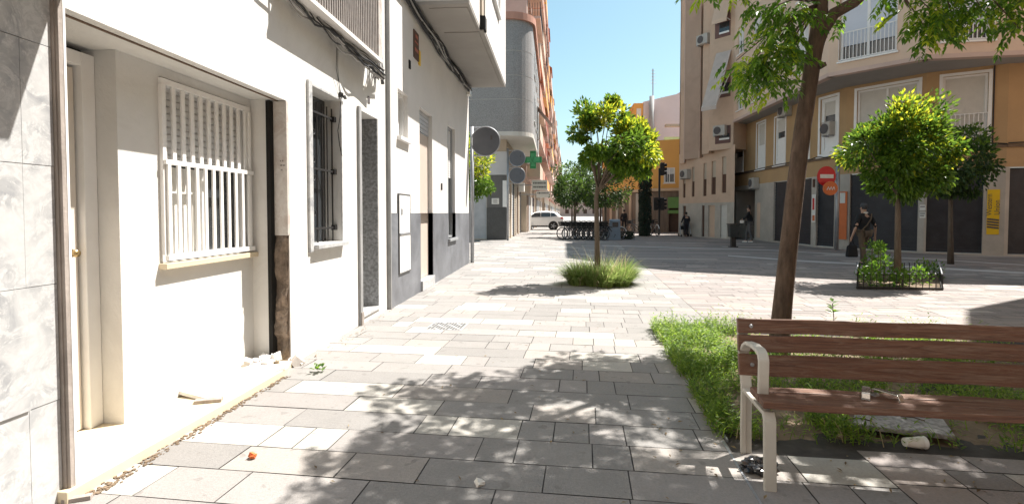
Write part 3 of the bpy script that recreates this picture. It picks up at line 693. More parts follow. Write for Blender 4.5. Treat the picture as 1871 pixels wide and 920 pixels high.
def flats(name, label, X0, X1, y0, y1, H, mat, bal, nb, seed, depth=1.1, base=BEIGE, zf=3.0):
    rr = random.Random(seed); t = thing(name, label, 'building', ((X0 + X1) / 2, (y0 + y1) / 2, 0)); F = Fac((X0, y0), (X1, y1)); L = F.L
    b = MB(); b.hexa([F(0, 0, 3.6), F(L, 0, 3.6), F(L, 9, 3.6), F(0, 9, 3.6), F(0, 0, H), F(L, 0, H), F(L, 9, H), F(0, 9, H)]); b.build('wall', mat, t)
    b = MB(); b.hexa([F(0, .02, 0), F(L, .02, 0), F(L, 8.9, 0), F(0, 8.9, 0), F(0, .02, 3.599), F(L, .02, 3.599), F(L, 8.9, 3.599), F(0, 8.9, 3.599)]); b.build('ground_floor', base, t)
    n = int((H - 4) / zf); wB = L / nb
    for k in range(int(L / 2.2)):
        u = .3 + k * 2.2; s = MB(); s.fbox(F, u, u + 1.5, -.03, .03, .05, 2.8); s.build('shop_shutter', rr.choice((GREYSH, BROWNST, SHUT, BROWNSH)), t)
    for i in range(n):
        z = 4.2 + i * zf
        for j in range(nb):
            u0 = j * wB + .35; u1 = (j + 1) * wB - .35
            s = MB(); s.fbox(F, u0, u1, -depth, 0, z - .18, z); bo_ = s.build('balcony', PINKR, t)
            s = MB(); m_ = rr.choice(bal)
            if m_ is not IRON:
                s.fbox(F, u0, u1, -depth, -depth + .1, z, z + 1.0); s.fbox(F, u0, u0 + .1, -depth + .1, 0, z, z + 1.0); s.fbox(F, u1 - .1, u1, -depth + .1, 0, z, z + 1.0)
            else:
                for q in range(int((u1 - u0) / .22) + 1): s.fbox(F, u0 + q * .22, u0 + q * .22 + .03, -depth, -depth + .03, z, z + 1)
                for q in range(5): s.fbox(F, u0, u0 + .03, -depth + .2 * q, -depth + .2 * q + .03, z, z + 1)
                s.fbox(F, u0, u1, -depth, -depth + .05, z + 1, z + 1.05)
            s.build('parapet', m_, bo_)
            s = MB(); s.fbox(F, u0 + .4, u1 - .4, -.03, .02, z + .02, z + 2.2); s.build('window', rr.choice((SHUT, GLASS, BROWNSH, SHUTW)), t)
            if rr.random() < .3:
                s = MB(); s.add([F(u0, 0, z + 2.6), F(u1, 0, z + 2.6), F(u1, -depth - .1, z + 1.7), F(u0, -depth - .1, z + 1.7)], [(0, 1, 2, 3)]); s.build('awning', rr.choice((ORANGE, BEIGE, ORR, PINKR)), bo_)
    s = MB(); s.fbox(F, -.1, L + .1, -.3, .2, H + .001, H + .35); s.build('cornice', PINKR, t)
    return t
flats('apartment_block', 'pale pink apartment block with salmon balconies behind the rounded granite bay', -2.05, -1.85, 39.2, 52, 26, PINKR, (SALMON, SALMON, IRON, BEIGE), 2, 1, 1.0)
flats('apartment_block', 'red brick apartment block with solid red balconies beyond the pharmacy cross', -1.75, -1.55, 52.2, 70, 25, BRICK, (BRICK, BRICK, IRON, ORR), 3, 2, .95)
flats('apartment_block', 'tall beige apartment block with mixed balconies further along the left row', -1.3, -.9, 70.3, 96, 24, PINKR, (IRON, BRICK, ORR, PINKR), 4, 3, .9)
flats('apartment_block', 'distant salmon apartment block near the far end of the left row', -.7, .2, 96.5, 140, 23, SALMON, (IRON, BRICK, PINKR), 6, 4, .9)
flats('apartment_block', 'farthest grey pink apartment block closing the left row', .5, 2.6, 141, 220, 22, PINKR, (IRON, IRON, PINKR), 9, 5, .9)
round_sign('twin_round_signs', 'pair of dark round signs stacked on a thin pole before the granite bay', (-2.42, 27.3, 0), [4.32, 3.42], [.42, .42], 4.85, .50)
# pharmacy cross
t = thing('pharmacy_cross', 'bright green pharmacy cross sign projecting above the shopfronts', 'sign', (-1.6, 31, 4.4))
cr = [(-.18, -.52), (.18, -.52), (.18, -.18), (.52, -.18), (.52, .18), (.18, .18), (.18, .52), (-.18, .52), (-.18, .18), (-.52, .18), (-.52, -.18), (-.18, -.18)]
cx, cy, cz = atY(974, 292, 31)
b = MB(); b.prism(cr, lambda x, z: Vector((cx + x, cy - .09, cz + z)), lambda x, z: Vector((cx + x, cy + .09, cz + z))); b.build('cross', GREEN, t)
b = MB(); b.prism([(x * .74, z * .74) for x, z in cr], lambda x, z: Vector((cx + x, cy - .11, cz + z)), lambda x, z: Vector((cx + x, cy - .091, cz + z))); b.build('inner_cross', GREENL, t)
b = MB(); b.bar((cx - .1, cy - .125, cz - .3), (cx + .1, cy - .125, cz + .3), .06, .02); b.bar((cx + .16, cy - .125, cz - .3), (cx - .12, cy - .125, cz + .05), .05, .02); b.build('snake_emblem', GREEN, t)
b = MB(); b.tube([(cx - .5, cy, cz), (-2.5, cy, cz)], .04, 8); b.build('arm', STEEL, t)
for u0, u1, v0, v1, Y, lab in ((972, 1000, 329, 347, 33.5, 'upper white shop sign board sticking out below the pharmacy cross'), (980, 1005, 349, 361, 36, 'lower white shop sign board sticking out beyond the upper one')):
    a = atY(u0, v0, Y); c = atY(u1, v1, Y); t = thing('shop_sign', lab, 'sign', (a.x, Y, c.z))
    b = MB(); b.box(a.x, c.x, Y - .08, Y + .08, c.z, a.z); bo_ = b.build('board', PAPER, t)
    b = MB(); b.box(-2.5, a.x - .001, Y - .03, Y + .03, (a.z + c.z) / 2 - .03, (a.z + c.z) / 2 + .03); b.build('arm', STEEL, t)
    b = MB(); rr = random.Random(int(u0))
    for r_ in range(2 if v0 < 340 else 1):
        x = a.x + .08; zc = a.z - (a.z - c.z) * (.3 + .4 * r_)
        while x < c.x - .12: k = rr.uniform(.04, .09); b.box(x, x + k, Y - .086, Y - .081, zc - .05, zc + .05); x += k + .03
    b.build('faded_lettering', PRINT, bo_)

# ================================================================== RIGHT: corner block with black shutters
hR = thing('tan_corner_block', 'tan and brown apartment block with a curved corner and black roller shutters', 'building', (13, 21, 0))
V = [(10.523, 36.0), (11.1, 23.3), (11.55, 21.75), (13.2, 19.75), (15.1, 18.75), (24, 17.6)]
FS = [Fac(V[i], V[i + 1]) for i in range(5)]
Q = [(9.8, 30.3), (9.95, 20.0), (11.95, 17.95), (20, 17.2)]
FQ = [Fac(Q[i], Q[i + 1]) for i in range(3)]
ZL = 3.72; ZO = 6.42
win1 = {0: [(1342, 1358, 242, 311), (1383, 1398, 222, 307), (1416, 1435, 213, 298), (1466, 1479, 190, 288)], 1: [(1499, 1530, 166, 280)], 2: [(1566, 1678, 146, 262)], 3: [(1722, 1805, 134, 261)], 4: [(1900, 1980, 128, 262)]}
shut = {0: [(1413, 1482, 331, 449)], 1: [(1491, 1524, 322, 452)], 2: [(1552, 1677, 316, 460)], 3: [(1693, 1796, 311, 466)], 4: [(1843, 1950, 308, 471)]}
gl = MB(); g1 = MB(); H1 = {}
for i, F in enumerate(FS):
    hs = []
    for q in shut[i]:
        r_ = F.rect(*q); hs.append((max(.02, r_[0]), min(F.L - .02, r_[1]), .06, 2.98, .16))
    if i == 0: r_ = F.rect(1344, 1379, 345, 437); hs.append((r_[0], r_[1], .02, 2.75, 1.4)); ent = r_
    H1[i] = hs
    wall(gl, F, 0, F.L, 0, 3.0, hs); wall(g1, F, 0, F.L, 3.0, ZL, [])
gl.build('ground_wall', STONEP, hR)
w1 = MB(); W1 = {}
for i, F in enumerate(FS):
    hs = []
    for q in win1[i]:
        r_ = F.rect(*q); hs.append((max(.05, r_[0]), min(F.L - .05, r_[1]), max(ZL + .12, r_[2]), min(6.2, r_[3]), .12))
    W1[i] = hs
    wall(w1, F, 0, F.L, ZL, ZO, hs)
w1.build('first_floor_wall', TAN2, hR); g1.build('fascia_wall', TAN2, hR)
b = MB()
for F in FS: b.fbox(F, 0, F.L, -.05, 0, ZL - .06, ZL + .03)
b.build('ledge', M('ledge_brown', (.16, .11, .075), .9, .2, 4), hR)
b = MB()
for F in FS: b.tube([F(F.L * k / 8, -.07, ZL + .06 + .03 * math.sin(k * 1.3)) for k in range(9)], .022, 5)
b.build('ledge_cable', CABLEK, hR)
for i, F in enumerate(FS):
    for h in H1[i]:
        if h[4] > 1: continue
        s = MB(); slats(s, F, h[0], h[1], .16, 2.97, .09, .145); s.fbox(F, h[0], h[1], .07, .13, .07, .158); s.build('roller_shutter', BLACKSH, hR)
for i, F in enumerate(FS):
    for k, h in enumerate(W1[i]):
        if i == 3: window(F, *h[:4], hR, surround=.10, drop=.97, rail=1.0, mull=False, wd=.07)
        elif i == 2: window(F, *h[:4], hR, surround=.10, drop=.62, wd=.07)
        elif i == 1: window(F, *h[:4], hR, surround=.10, drop=.28, panel=.45, mull=False, wd=.16)
        elif k == 0: window(F, *h[:4], hR, surround=.08, drop=.4, panel=.3, mull=False, wd=.1)
        elif k == 1: window(F, *h[:4], hR, surround=.08, drop=.52, panel=.47, mull=False, wd=.08)
        else: window(F, *h[:4], hR, surround=.08, drop=.3, panel=.48, mull=False, wd=.14)
# entrance recess
F = FS[0]; b = MB(); b.fbox(F, ent[0], ent[1], 1.38, 1.45, .02, 2.75); b.build('entrance_wall', M('entrance_grey', (.22, .22, .24), .6, .1, 2), hR)
b = MB(); r_ = F.rect(1362, 1378, 398, 436); b.fbox(F, ent[0] + .1, ent[1] - .1, 1.30, 1.379, .02, 1.0); b.build('entrance_door', BROWNSH, hR)
b = MB(); r_ = F.rect(1383, 1389, 376, 432); b.fbox(F, r_[0], r_[1], -.012, .02, .15, 2.0); b.build('panel_door', TAN, hR)
# upper floors
winq = {0: [(1347, 1358, 150, 200), (1374, 1390, 138, 183), (1456, 1477, 48, 132)], 1: [(1534, 1640, -30, 103)], 2: [(1722, 1818, -40, 74)]}
b = MB(); UQ = {}
for i, F in enumerate(FQ):
    hs = []
    for q in winq[i]:
        r_ = F.rect(*q); hs.append((r_[0], r_[1], r_[2], min(9.1, r_[3]), .22))
        hs.append((r_[0], r_[1], r_[2] + 2.95, min(9.1, r_[3]) + 2.95, .22)); hs.append((r_[0], r_[1], r_[2] + 5.9, min(9.1, r_[3]) + 5.9, .22))
    UQ[i] = hs; wall(b, F, 0, F.L, ZO + .12, 15.2, hs, .22)
b.quad((*Q[0], ZO), (14, 31, ZO), (14, 31, 15.2), (*Q[0], 15.2))
b.build('upper_wall', TANL, hR)
for i, F in enumerate(FQ):
    for k, h in enumerate(UQ[i]):
        big = i > 0
        window(F, *h[:4], hR, d=.18 if big else .12, drop=.0 if big else .5, rail=1.0 if big else 0, shut=SHUTW, wd=.09 if big else .07, mull=True, panel=0)
        if big:
            s = MB(); s.fbox(F, h[0] + .09, h[1] - .09, .15, .19, h[2] + .55, h[3] - .09); s.build('blind', M('pale_blue_white', (.58, .61, .68), .5, .04, 1), hR)
b = MB()
for F in FQ: b.fbox(F, -.02, F.L + .02, -.03, .25, ZO - .02, ZO + .12)
b.build('bay_edge', PINKR, hR)
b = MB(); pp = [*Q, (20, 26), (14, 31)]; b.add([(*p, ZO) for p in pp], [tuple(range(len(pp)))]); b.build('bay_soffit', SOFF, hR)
b = MB(); cp = [(8.3, 30.4), (8.15, 22.0), (10.0, 19.1), (11.0, 18.2), (13.2, 17.2), (15.5, 16.4), (24, 15.6), (24, 31), (14, 31)]  # unseen eaves, outline shaped so their shadow fits the plaza
b.prism(cp, lambda x, y: Vector((x, y, 15.2)), lambda x, y: Vector((x, y, 15.5))); b.build('shadow_eaves', TANL, hR)
b = MB(); u = FS[3].hit(1815, 200)[0]; b.tube([FS[3](u, -.03, 6.4), FS[3](u, -.03, 3.75)], .02, 6); b.build('wall_conduit', CABLEK, hR)
# air conditioners on the block
ACM = M('aged_case', (.46, .43, .39), .5, .08, 4, grime=.3)
def aircon(label, F, u, d, z, wd=.8):
    t = thing('air_conditioner', label, 'air conditioner', F(u, d, z), group='air conditioners on the facades')
    b = MB(); b.fbox(F, u - wd / 2, u + wd / 2, d - .32, d - .02, z, z + .55); o_ = b.build('case', ACM, t, bevel=.01)
    b = MB(); T = FT(F, u - wd * .12, d - .335, z + .27); b.lathe([(.21, 0), (.21, .012), (.05, .016)], T, 20); b.build('fan_grille', PRINT, o_)
    b = MB(); b.fbox(F, u - wd / 2 + .05, u - wd / 2 + .1, d - .32, d, z - .05, z - .001); b.fbox(F, u + wd / 2 - .1, u + wd / 2 - .05, d - .32, d, z - .05, z - .001); b.build('bracket', STEEL, t)
u, z = FS[1].hit(1516, 243); aircon('white air conditioner in the tall window right of the big leaning tree trunk', FS[1], u, .10, z - .1, .42)
u, z = FS[0].hit(1440, 212); aircon('dark air conditioner under the soffit of the tan corner block', FS[0], u, 0, z)
u, z = FS[0].hit(1383, 335); aircon('small air conditioner with pipes above the entrance of the tan block', FS[0], u, 0, z - .25, .6)
# wall signs on the pilasters
def panel(label, name, F, q, mat, marks=(), d=-.02, cat='sign'):
    r_ = F.rect(*q); t = thing(name, label, cat, F(r_[0], 0, r_[2])); b = MB(); b.fbox(F, r_[0], r_[1], d, -.001, r_[2], r_[3]); o_ = b.build('panel', mat, t)
    for nm, q2, m2 in marks:
        s = F.rect(*q2); b = MB(); b.fbox(F, s[0], s[1], d - .006, d - .0005, s[2], s[3]); b.build(nm, m2, o_)
    return t, r_, o_
t, r_, o_ = panel('yellow upright wall sign with black rotated lettering on a stone pilaster', 'wall_sign', FS[3], (1803, 1826, 346, 428), YELLOW)
cu, wz = (r_[0] + r_[1]) / 2, r_[3] - r_[2]
text('Western', wz * .135, PRINT, FT(FS[3], cu - .10, -.0225, r_[2] + wz * .66, R(90)), 'lettering', o_)
text('Union', wz * .135, PRINT, FT(FS[3], cu + .10, -.0225, r_[2] + wz * .60, R(90)), 'lettering', o_)
b = MB(); z0 = r_[2] + wz * .16
for k in range(4): b.hexa([FS[3](cu - .15 + a, dd_, zz_) for dd_ in (-.027, -.0205) for a, zz_ in ((0, z0 + k * .09 - .02), (.3, z0 + k * .09 - .06), (.3, z0 + k * .09), (0, z0 + k * .09 + .04))])
b.build('emblem', PRINT, o_)
panel('orange upright banner sign with a white emblem on a pilaster beside the grey pole', 'wall_sign', FS[1], (1533, 1547.5, 350, 437), ORANGE, (('emblem', (1535.5, 1545, 352, 371), PAPER),))
panel('white notice with red figures on the narrow pilaster left of the no entry sign', 'wall_notice', FS[0], (1484, 1490.5, 355, 406), PAPER, (('red_figure', (1485.5, 1489, 362, 383), RED), ('notice_lines', (1485.2, 1489.5, 393, 403), ORANGE)), cat='notice')
panel('small dark bracket plate at the top of the narrow pilaster', 'name_plate', FS[0], (1485.5, 1489, 327, 342), BROWNSH, cat='plate')
panel('upper white paper notice on the pilaster between the black shutters', 'wall_notice', FS[2], (1680.5, 1691.5, 374, 384), PAPER, (('notice_lines', (1681.5, 1690.5, 376.5, 378), PRINT),), cat='notice')
panel('lower white paper notice on the pilaster between the black shutters', 'wall_notice', FS[2], (1680.5, 1691.5, 387, 398), PAPER, (('notice_lines', (1681.5, 1690.5, 389, 390.5), PRINT), ('notice_lines', (1681.5, 1689, 393, 394.5), PRINT)), cat='notice')
# no entry sign
p = G(1528, 457); t = thing('no_entry_sign', 'red round no entry sign with a white bar on a grey pole', 'sign', (p.x, p.y, 0))
b = MB(); b.tube([p, p + Vector((0, 0, 3.4))], .075, 12); b.build('pole', STEEL, t, smooth=True)
c = atY(1510, 322, p.y - .15); T = Matrix.Translation(c) @ Matrix.Rotation(R(12), 4, 'Z') @ Matrix.Rotation(R(90), 4, 'X')
b = MB(); b.lathe([(.385, -.02), (.39, 0), (.385, .02)], T, 40); ds = b.build('disc', RED, t)
b = MB(); b.box(-.28, .28, -.075, .075, .021, .027, T); b.build('white_bar', PAPER, ds)
b = MB(); b.tube([c + Vector((0, .04, .1)), (p.x, p.y, c.z + .1)], .03, 6); b.tube([c + Vector((0, .04, -.1)), (p.x, p.y, c.z - .1)], .03, 6); b.build('bracket', STEEL, t)
c = atY(1517, 344, p.y - .35); t = thing('shop_sign', 'small round orange shop sign tucked below the no entry sign', 'sign', c)
T = Matrix.Translation(c) @ Matrix.Rotation(R(90), 4, 'X'); b = MB(); b.lathe([(.26, -.04), (.27, 0), (.26, .04)], T, 30); ds = b.build('disc', ORANGE, t)
b = MB()
for a in (-.1, .0, .1): b.tube([T @ Vector((a - .04, -.06, .045)), T @ Vector((a + .01, .06, .045)), T @ Vector((a + .05, -.05, .045))], .014, 5)
b.build('white_script', PAPER, ds)
b = MB(); b.tube([c + Vector((.1, .03, 0)), (p.x + .1, p.y + .9, c.z)], .02, 6); b.build('arm', STEEL, t)

# ---- building beside it with stepped bays
hN = thing('brown_bay_building', 'brown building with stepped overhanging bays and narrow brown shutters', 'building', (9, 32, 0))
FN = Fac((7.95, 34.0), (9.85, 29.4))
b = MB(); hs = []
tall = [(1248, 1252.5, 311, 361), (1264, 1269, 305, 359), (1285, 1291, 298, 358), (1300, 1308, 294, 355), (1319, 1327, 286, 352)]
wn = [FN.rect(*q) for q in tall]
doors = [FN.rect(1247.5, 1253, 378, 429), FN.rect(1282, 1287, 370, 429), FN.rect(1294, 1306, 377, 431), FN.rect(1316, 1328, 376, 433)]
wall(b, FN, 0, FN.L, 2.05, 5.2, [(r_[0], r_[1], max(2.1, r_[2]), r_[3], .15) for r_ in wn]); 
b.quad((7.95, 34, 2.05), (13, 38, 2.05), (13, 38, 15), (7.95, 34, 15)); b.build('wall', TAN, hN)
b = MB(); wall(b, FN, 0, FN.L, 0, 2.05, [(r_[0], r_[1], .05, 1.9, .12) for r_ in doors]); b.quad((7.95, 34, 0), (13, 38, 0), (13, 38, 2.05), (7.95, 34, 2.05)); b.build('base_cladding', STONEP, hN)
for r_ in wn:
    z0 = max(2.1, r_[2]); zm = z0 + (r_[3] - z0) * .52
    s = MB(); slats(s, FN, r_[0], r_[1], zm, r_[3], .08, .12); o_ = s.build('window', BEIGE, hN); s = MB(); s.fbox(FN, r_[0], r_[1], .06, .12, z0, zm - .01); s.build('lower_shutter', BROWNSH, o_)
for k, r_ in enumerate(doors): s = MB(); s.fbox(FN, r_[0], r_[1], .07, .12, .05, 1.9); s.build('door', (BROWNSH, BROWNSH, TAN, SHUT)[k], hN)
P_ = lambda u, Y: (lambda q: (q.x, q.y))(atY(u, 389, Y))
bp = [P_(1241, 35.2), P_(1241.5, 33.6), P_(1249, 33.3), P_(1249, 32.9), P_(1277, 32.2), P_(1277, 31.7), P_(1281, 31.6), P_(1293, 31.2), P_(1293.5, 30.7), P_(1300, 30.5), P_(1338, 29.6)]
def bay(pts, z0, z1, name, mat):
    b = MB(); strip(b, pts, z0, z1); back = [(p[0] + 3.2, p[1] + 2.6) for p in pts[::-1]]
    b.add([(*p, z0) for p in pts] + [(*p, z0) for p in back], [tuple(range(2 * len(pts)))]); b.add([(*p, z1) for p in pts] + [(*p, z1) for p in back], [tuple(range(2 * len(pts)))])
    b.quad((*pts[0], z0), (*back[-1], z0), (*back[-1], z1), (*pts[0], z1)); b.quad((*pts[-1], z0), (*back[0], z0), (*back[0], z1), (*pts[-1], z1))
    return b.build(name, mat, hN)
bay(bp[:3], 4.55, 16, 'bay', TAN); bay(bp[3:6], 4.75, 16, 'bay', TANB); bay(bp[6:9], 4.9, 16, 'bay', TAN); bay(bp[8:], 5.0, 16, 'bay', TAN)
def edge(u, Y, z0):
    p = atY(u, 389, Y); b = MB(); b.tube([(p.x, p.y - .03, z0), (p.x, p.y - .03, 16)], .05, 6); return b.build('lit_edge', PINKR, hN)  # pale rib added in place of warm light along the bay edge
edge(1249, 33.2, 4.6); edge(1278, 31.9, 4.8)
FBn = Fac(bp[-2], bp[-1])
for (y0, y1) in ((18, 68), (130, 178), (230, 262)):
    r_ = FBn.rect(1307, 1335, y0, y1)
    s = MB(); s.fbox(FBn, r_[0], r_[1], -.02, .02, r_[2], r_[3]); o_ = s.build('window', M('window_mauve', (.16, .09, .08), .8, .1, 2), hN)
    s = MB(); q = FBn.rect(1315, 1333, (y0 + y1) / 2 - 2, y1 - 10); s.fbox(FBn, q[0], q[1], -.03, -.0205, q[2], q[3]); s.build('pane', GLASS, o_)
    s = MB(); s.fbox(FBn, q[0], q[1], -.06, -.0305, q[2] - .1, q[2]); s.build('sill', WPAINT, o_)
for k, (y0, y1, out, m_) in enumerate(((0, 38, .45, TANL), (95, 200, 1.5, M('beige_canvas', (.55, .47, .42), .85, .08, 3)))):
    r_ = FBn.rect(1309, 1336, y0, y1)
    t = thing('window_awning', ('short tan awning hanging at the upper window of the brown bay building', 'long beige awning slanting out over the middle window of the brown bay building')[k], 'awning', FBn(r_[0], 0, r_[3]))
    b = MB(); b.add([FBn(r_[0], -.05, r_[3]), FBn(r_[1], -.05, r_[3]), FBn(r_[1], -out, r_[2]), FBn(r_[0], -out, r_[2]), FBn(r_[0], -.05, r_[3] - .03), FBn(r_[1], -.05, r_[3] - .03), FBn(r_[1], -out, r_[2] - .03), FBn(r_[0], -out, r_[2] - .03)],
        [(0, 1, 2, 3), (7, 6, 5, 4), (0, 4, 5, 1), (1, 5, 6, 2), (2, 6, 7, 3), (3, 7, 4, 0)]); b.fbox(FBn, r_[0], r_[1], -out - .03, -out, r_[2] - .22, r_[2] - .01); b.build('canvas', m_, t)
    b = MB(); b.tube([FBn(r_[1] - .05, -.02, r_[3] - 1.2), FBn(r_[1] - .05, -out, r_[2] - .02)], .025, 6); b.tube([FBn(r_[0] + .05, -.02, r_[3] - 1.2), FBn(r_[0] + .05, -out, r_[2] - .02)], .025, 6); b.build('arms', WPAINT, t)
Fb2 = Fac(bp[6], bp[7]); u, z = Fb2.hit(1289, 82); aircon('white air conditioner high on the stepped brown bays', Fb2, u, 0, z)
u, z = FN.hit(1256, 326); aircon('air conditioner on the wall under the lowest brown bay', FN, u, 0, z, .7)
u, z = FBn.hit(1319, 240); aircon('air conditioner inside the lowest window niche of the brown bay', FBn, u, -.03, z - .25, .7)

# ---- orange house across the junction, lilac wall behind
hO = thing('orange_house', 'orange corner house with brown stone ground floor across the junction', 'house', (7.5, 40, 0))
FO1 = Fac((4.3, 47.0), (7.45, 40.1)); FO2 = Fac((7.45, 40.1), (13, 38.2))
b = MB(); r_ = FO2.rect(1213, 1233, 306, 334); wall(b, FO1, 0, FO1.L, 3.3, 6.9); wall(b, FO2, 0, FO2.L, 3.3, 6.9, [(r_[0], r_[1], r_[2], r_[3], .12)]); b.add([FO1(0, 0, 6.9), FO1(FO1.L, 0, 6.9), FO2(FO2.L, 0, 6.9), FO2(FO2.L, 9, 6.9)], [(0, 1, 2, 3)]); b.build('wall', ORR, hO)
window(FO2, *r_, hO, drop=.4, shut=SHUTW, rail=.7, wd=.07)
b = MB()
for F in (FO1, FO2): b.fbox(F, -.1, F.L + .1, -.25, .02, 3.1, 3.3)
b.build('cornice', M('pale_orange', (.60, .44, .30), .8, .06, 1), hO)
b = MB(); q = FO2.rect(1222, 1244, 362, 424); wall(b, FO1, 0, FO1.L, 0, 3.1); wall(b, FO2, 0, FO2.L, 0, 3.1, [(q[0], q[1], .05, 2.6, .3)]); b.build('ground_wall', BROWNST, hO)
for k in range(7): b = MB(); b.fbox(FO1, .4 + k * 1.0, .75 + k * 1.0, -.06, .02, 0, 3.0); b.build('pilaster', (BEIGE, TAN, STONEP)[k % 3], hO)
for k in range(3): b = MB(); b.fbox(FO1, 1.0 + k * 2.1, 1.6 + k * 2.1, -.05, .02, 4.2, 5.6); b.build('window', BROWNSH, hO)
b = MB(); b.fbox(FO2, q[0], q[1], .2, .3, .05, 2.6); b.build('shop_shutter', BROWNSH, hO)
gs = FO2.rect(1221, 1244, 360, 380); t = thing('shop_sign', 'light green shop sign over the brown shutter of the orange house', 'sign', FO2(gs[0], 0, gs[2])); b = MB(); b.fbox(FO2, gs[0], gs[1], -.2, -.01, gs[2], gs[3]); b.build('board', GREENSG, t); b = MB(); b.fbox(FO2, gs[0], gs[1], -.3, -.01, gs[2] - .4, gs[2] - .15); b.build('lower_board', GREENSG, t)
hL = thing('lilac_wall_building', 'tall building with a blank pale lilac side wall behind the orange house', 'building', (8.5, 50, 0))
a_, c_ = atY(1174, 389, 50).x, atY(1262, 389, 50).x
b = MB(); z1, z2 = atY(1174, 186, 50).z, atY(1242, 168, 50).z
b.prism([(a_, 0), (c_, 0), (c_, z2 + .6), ((a_ + c_) / 2 + .8, z2 - .2), (a_, z1)], lambda x, z: Vector((x, 50, z)), lambda x, z: Vector((x, 62, z))); b.build('wall', LAV, hL)
b = MB(); xl = atY(1157, 389, 50).x; b.box(xl, a_ - .01, 50.1, 60, 0, z1 - .1); b.build('side_block', ORR, hL)
b = MB(); b.box(xl + .25, a_ - .2, 50.06, 50.098, z1 - 2.2, z1 - .6); b.build('window', SHUTW, hL)
b = MB(); xc = atY(1189.5, 389, 49.6).x; b.tube([(xc, 49.7, 6), (xc, 49.7, atY(0, 198, 50).z)], .22, 12); b.build('flue', GREYSTRIP, hL, smooth=True)
b = MB(); b.box(atY(1215, 389, 47).x, c_ + 1, 47, 47.5, atY(0, 247, 47).z, atY(0, 243, 47).z); b.build('terrace_beam', GREYSTRIP, hL)
b = MB(); b.box(atY(1212, 389, 46).x, c_ + 1, 46, 46.1, 6.9, 8.0); b.build('terrace_screen', M('pale_green_screen', (.30, .48, .36), .4, .15, 1), hL)
t = thing('roof_antenna', 'thin tall television antenna on the roof of the lilac building', 'antenna', atY(1193, 182, 50))
p = atY(1193, 184, 50); q = atY(1193, 126, 50); b = MB(); b.tube([p, q], .05, 6)
b.build('mast', STEEL, t)
b = MB()
for k in range(5): z = p.z + (q.z - p.z) * (.55 + .1 * k); b.tube([(p.x - .28 + .03 * k, p.y, z), (p.x + .28 - .03 * k, p.y, z)], .02, 5)
b.build('rods', STEEL, t)
# buildings on the right beyond, glimpsed between trees
flats('apartment_block', 'low salmon apartment block on the right side seen between the far trees', 9.0, 4.6, 74, 48, 7.0, SALMON, (IRON, SALMON), 5, 9, .8)
# building out of frame to the right whose shadow falls over the plaza edge
hS = thing('plaza_side_building', 'plain building beyond the right edge that throws the shadow over the sunny plaza', 'building', (17, 8, 0))
b = MB(); sp = [(12.3, 12.35), (9.6, 8.7), (18, -2), (27, 4), (27, 12.3)]; shell(b, sp, 0, 12.2); b.build('wall', TAN, hS)
Fz = Fac(sp[0], sp[1])
for i in range(3):
    for j in range(2): window(Fz, .5 + j * 1.8, 1.7 + j * 1.8, 1.0 + i * 3.5, 3.0 + i * 3.5, hS, d=.0, drop=.5)
# ================================================================== PLANTING
def soil(name, t0, t1, l0, l1, z):
    b = MB(); nx, ny = 40, 30
    for j in range(ny + 1):
        for i in range(nx + 1):
            p = TL(t0 + (t1 - t0) * i / nx, l0 + (l1 - l0) * j / ny); e = min(i, nx - i, j, ny - j)
            p.z = z + (mn.noise(p * 3) * .03 + mn.noise(p * 11) * .012 + .02) * min(1, e / 3); b.v.append(p)
    for j in range(ny):
        for i in range(nx): k = j * (nx + 1) + i; b.f.append([k, k + 1, k + nx + 2, k + nx + 1]); b.m.append(0); b.c.append(None)
    return struct(b.build(name, EARTH, smooth=True))
soil('planter_soil', PT0 + .02, PT1, PL0, PL1, -.012)
b = MB()
def edging(t0, l0, t1, l1): b.bar(TL(t0, l0, -.005), TL(t1, l1, -.005), .012, .035)
edging(PT0 + .01, PL0, PT0 + .01, PL1); edging(PT0, PL1, PT1, PL1)
b.bar(TL(PT0 - .02, 1.2, .001), TL(PT0 - .02, PL0, .001), .012, .006); struct(b.build('planter_edging', STEEL))
def blade(mb, p, d, L, W, bend, n=3):
    side = Vector((d.y, -d.x, 0))
    side = side.normalized() if side.length > 1e-3 else Vector((1, 0, 0))
    pts = []; q = Vector(p); dv = Vector((d.x * .35, d.y * .35, 1)).normalized()
    hz = Vector((d.x, d.y, 0)); hz = hz.normalized() if hz.length > 1e-3 else hz
    for i in range(n + 1):
        t = i / n; ww = W * (1 - t ** 1.6) * .5 + .0004
        pts.append(q - side * ww); pts.append(q + side * ww)
        q = q + dv * (L / n); dv = (dv + (hz - Vector((0, 0, .9))) * bend / n * 1.6).normalized()
    mb.add(pts, [(2 * i, 2 * i + 1, 2 * i + 3, 2 * i + 2) for i in range(n)])
random.seed(21)
gb = MB(); gd = MB(); lf = MB()
slab_c = toTL(G(1632, 783))
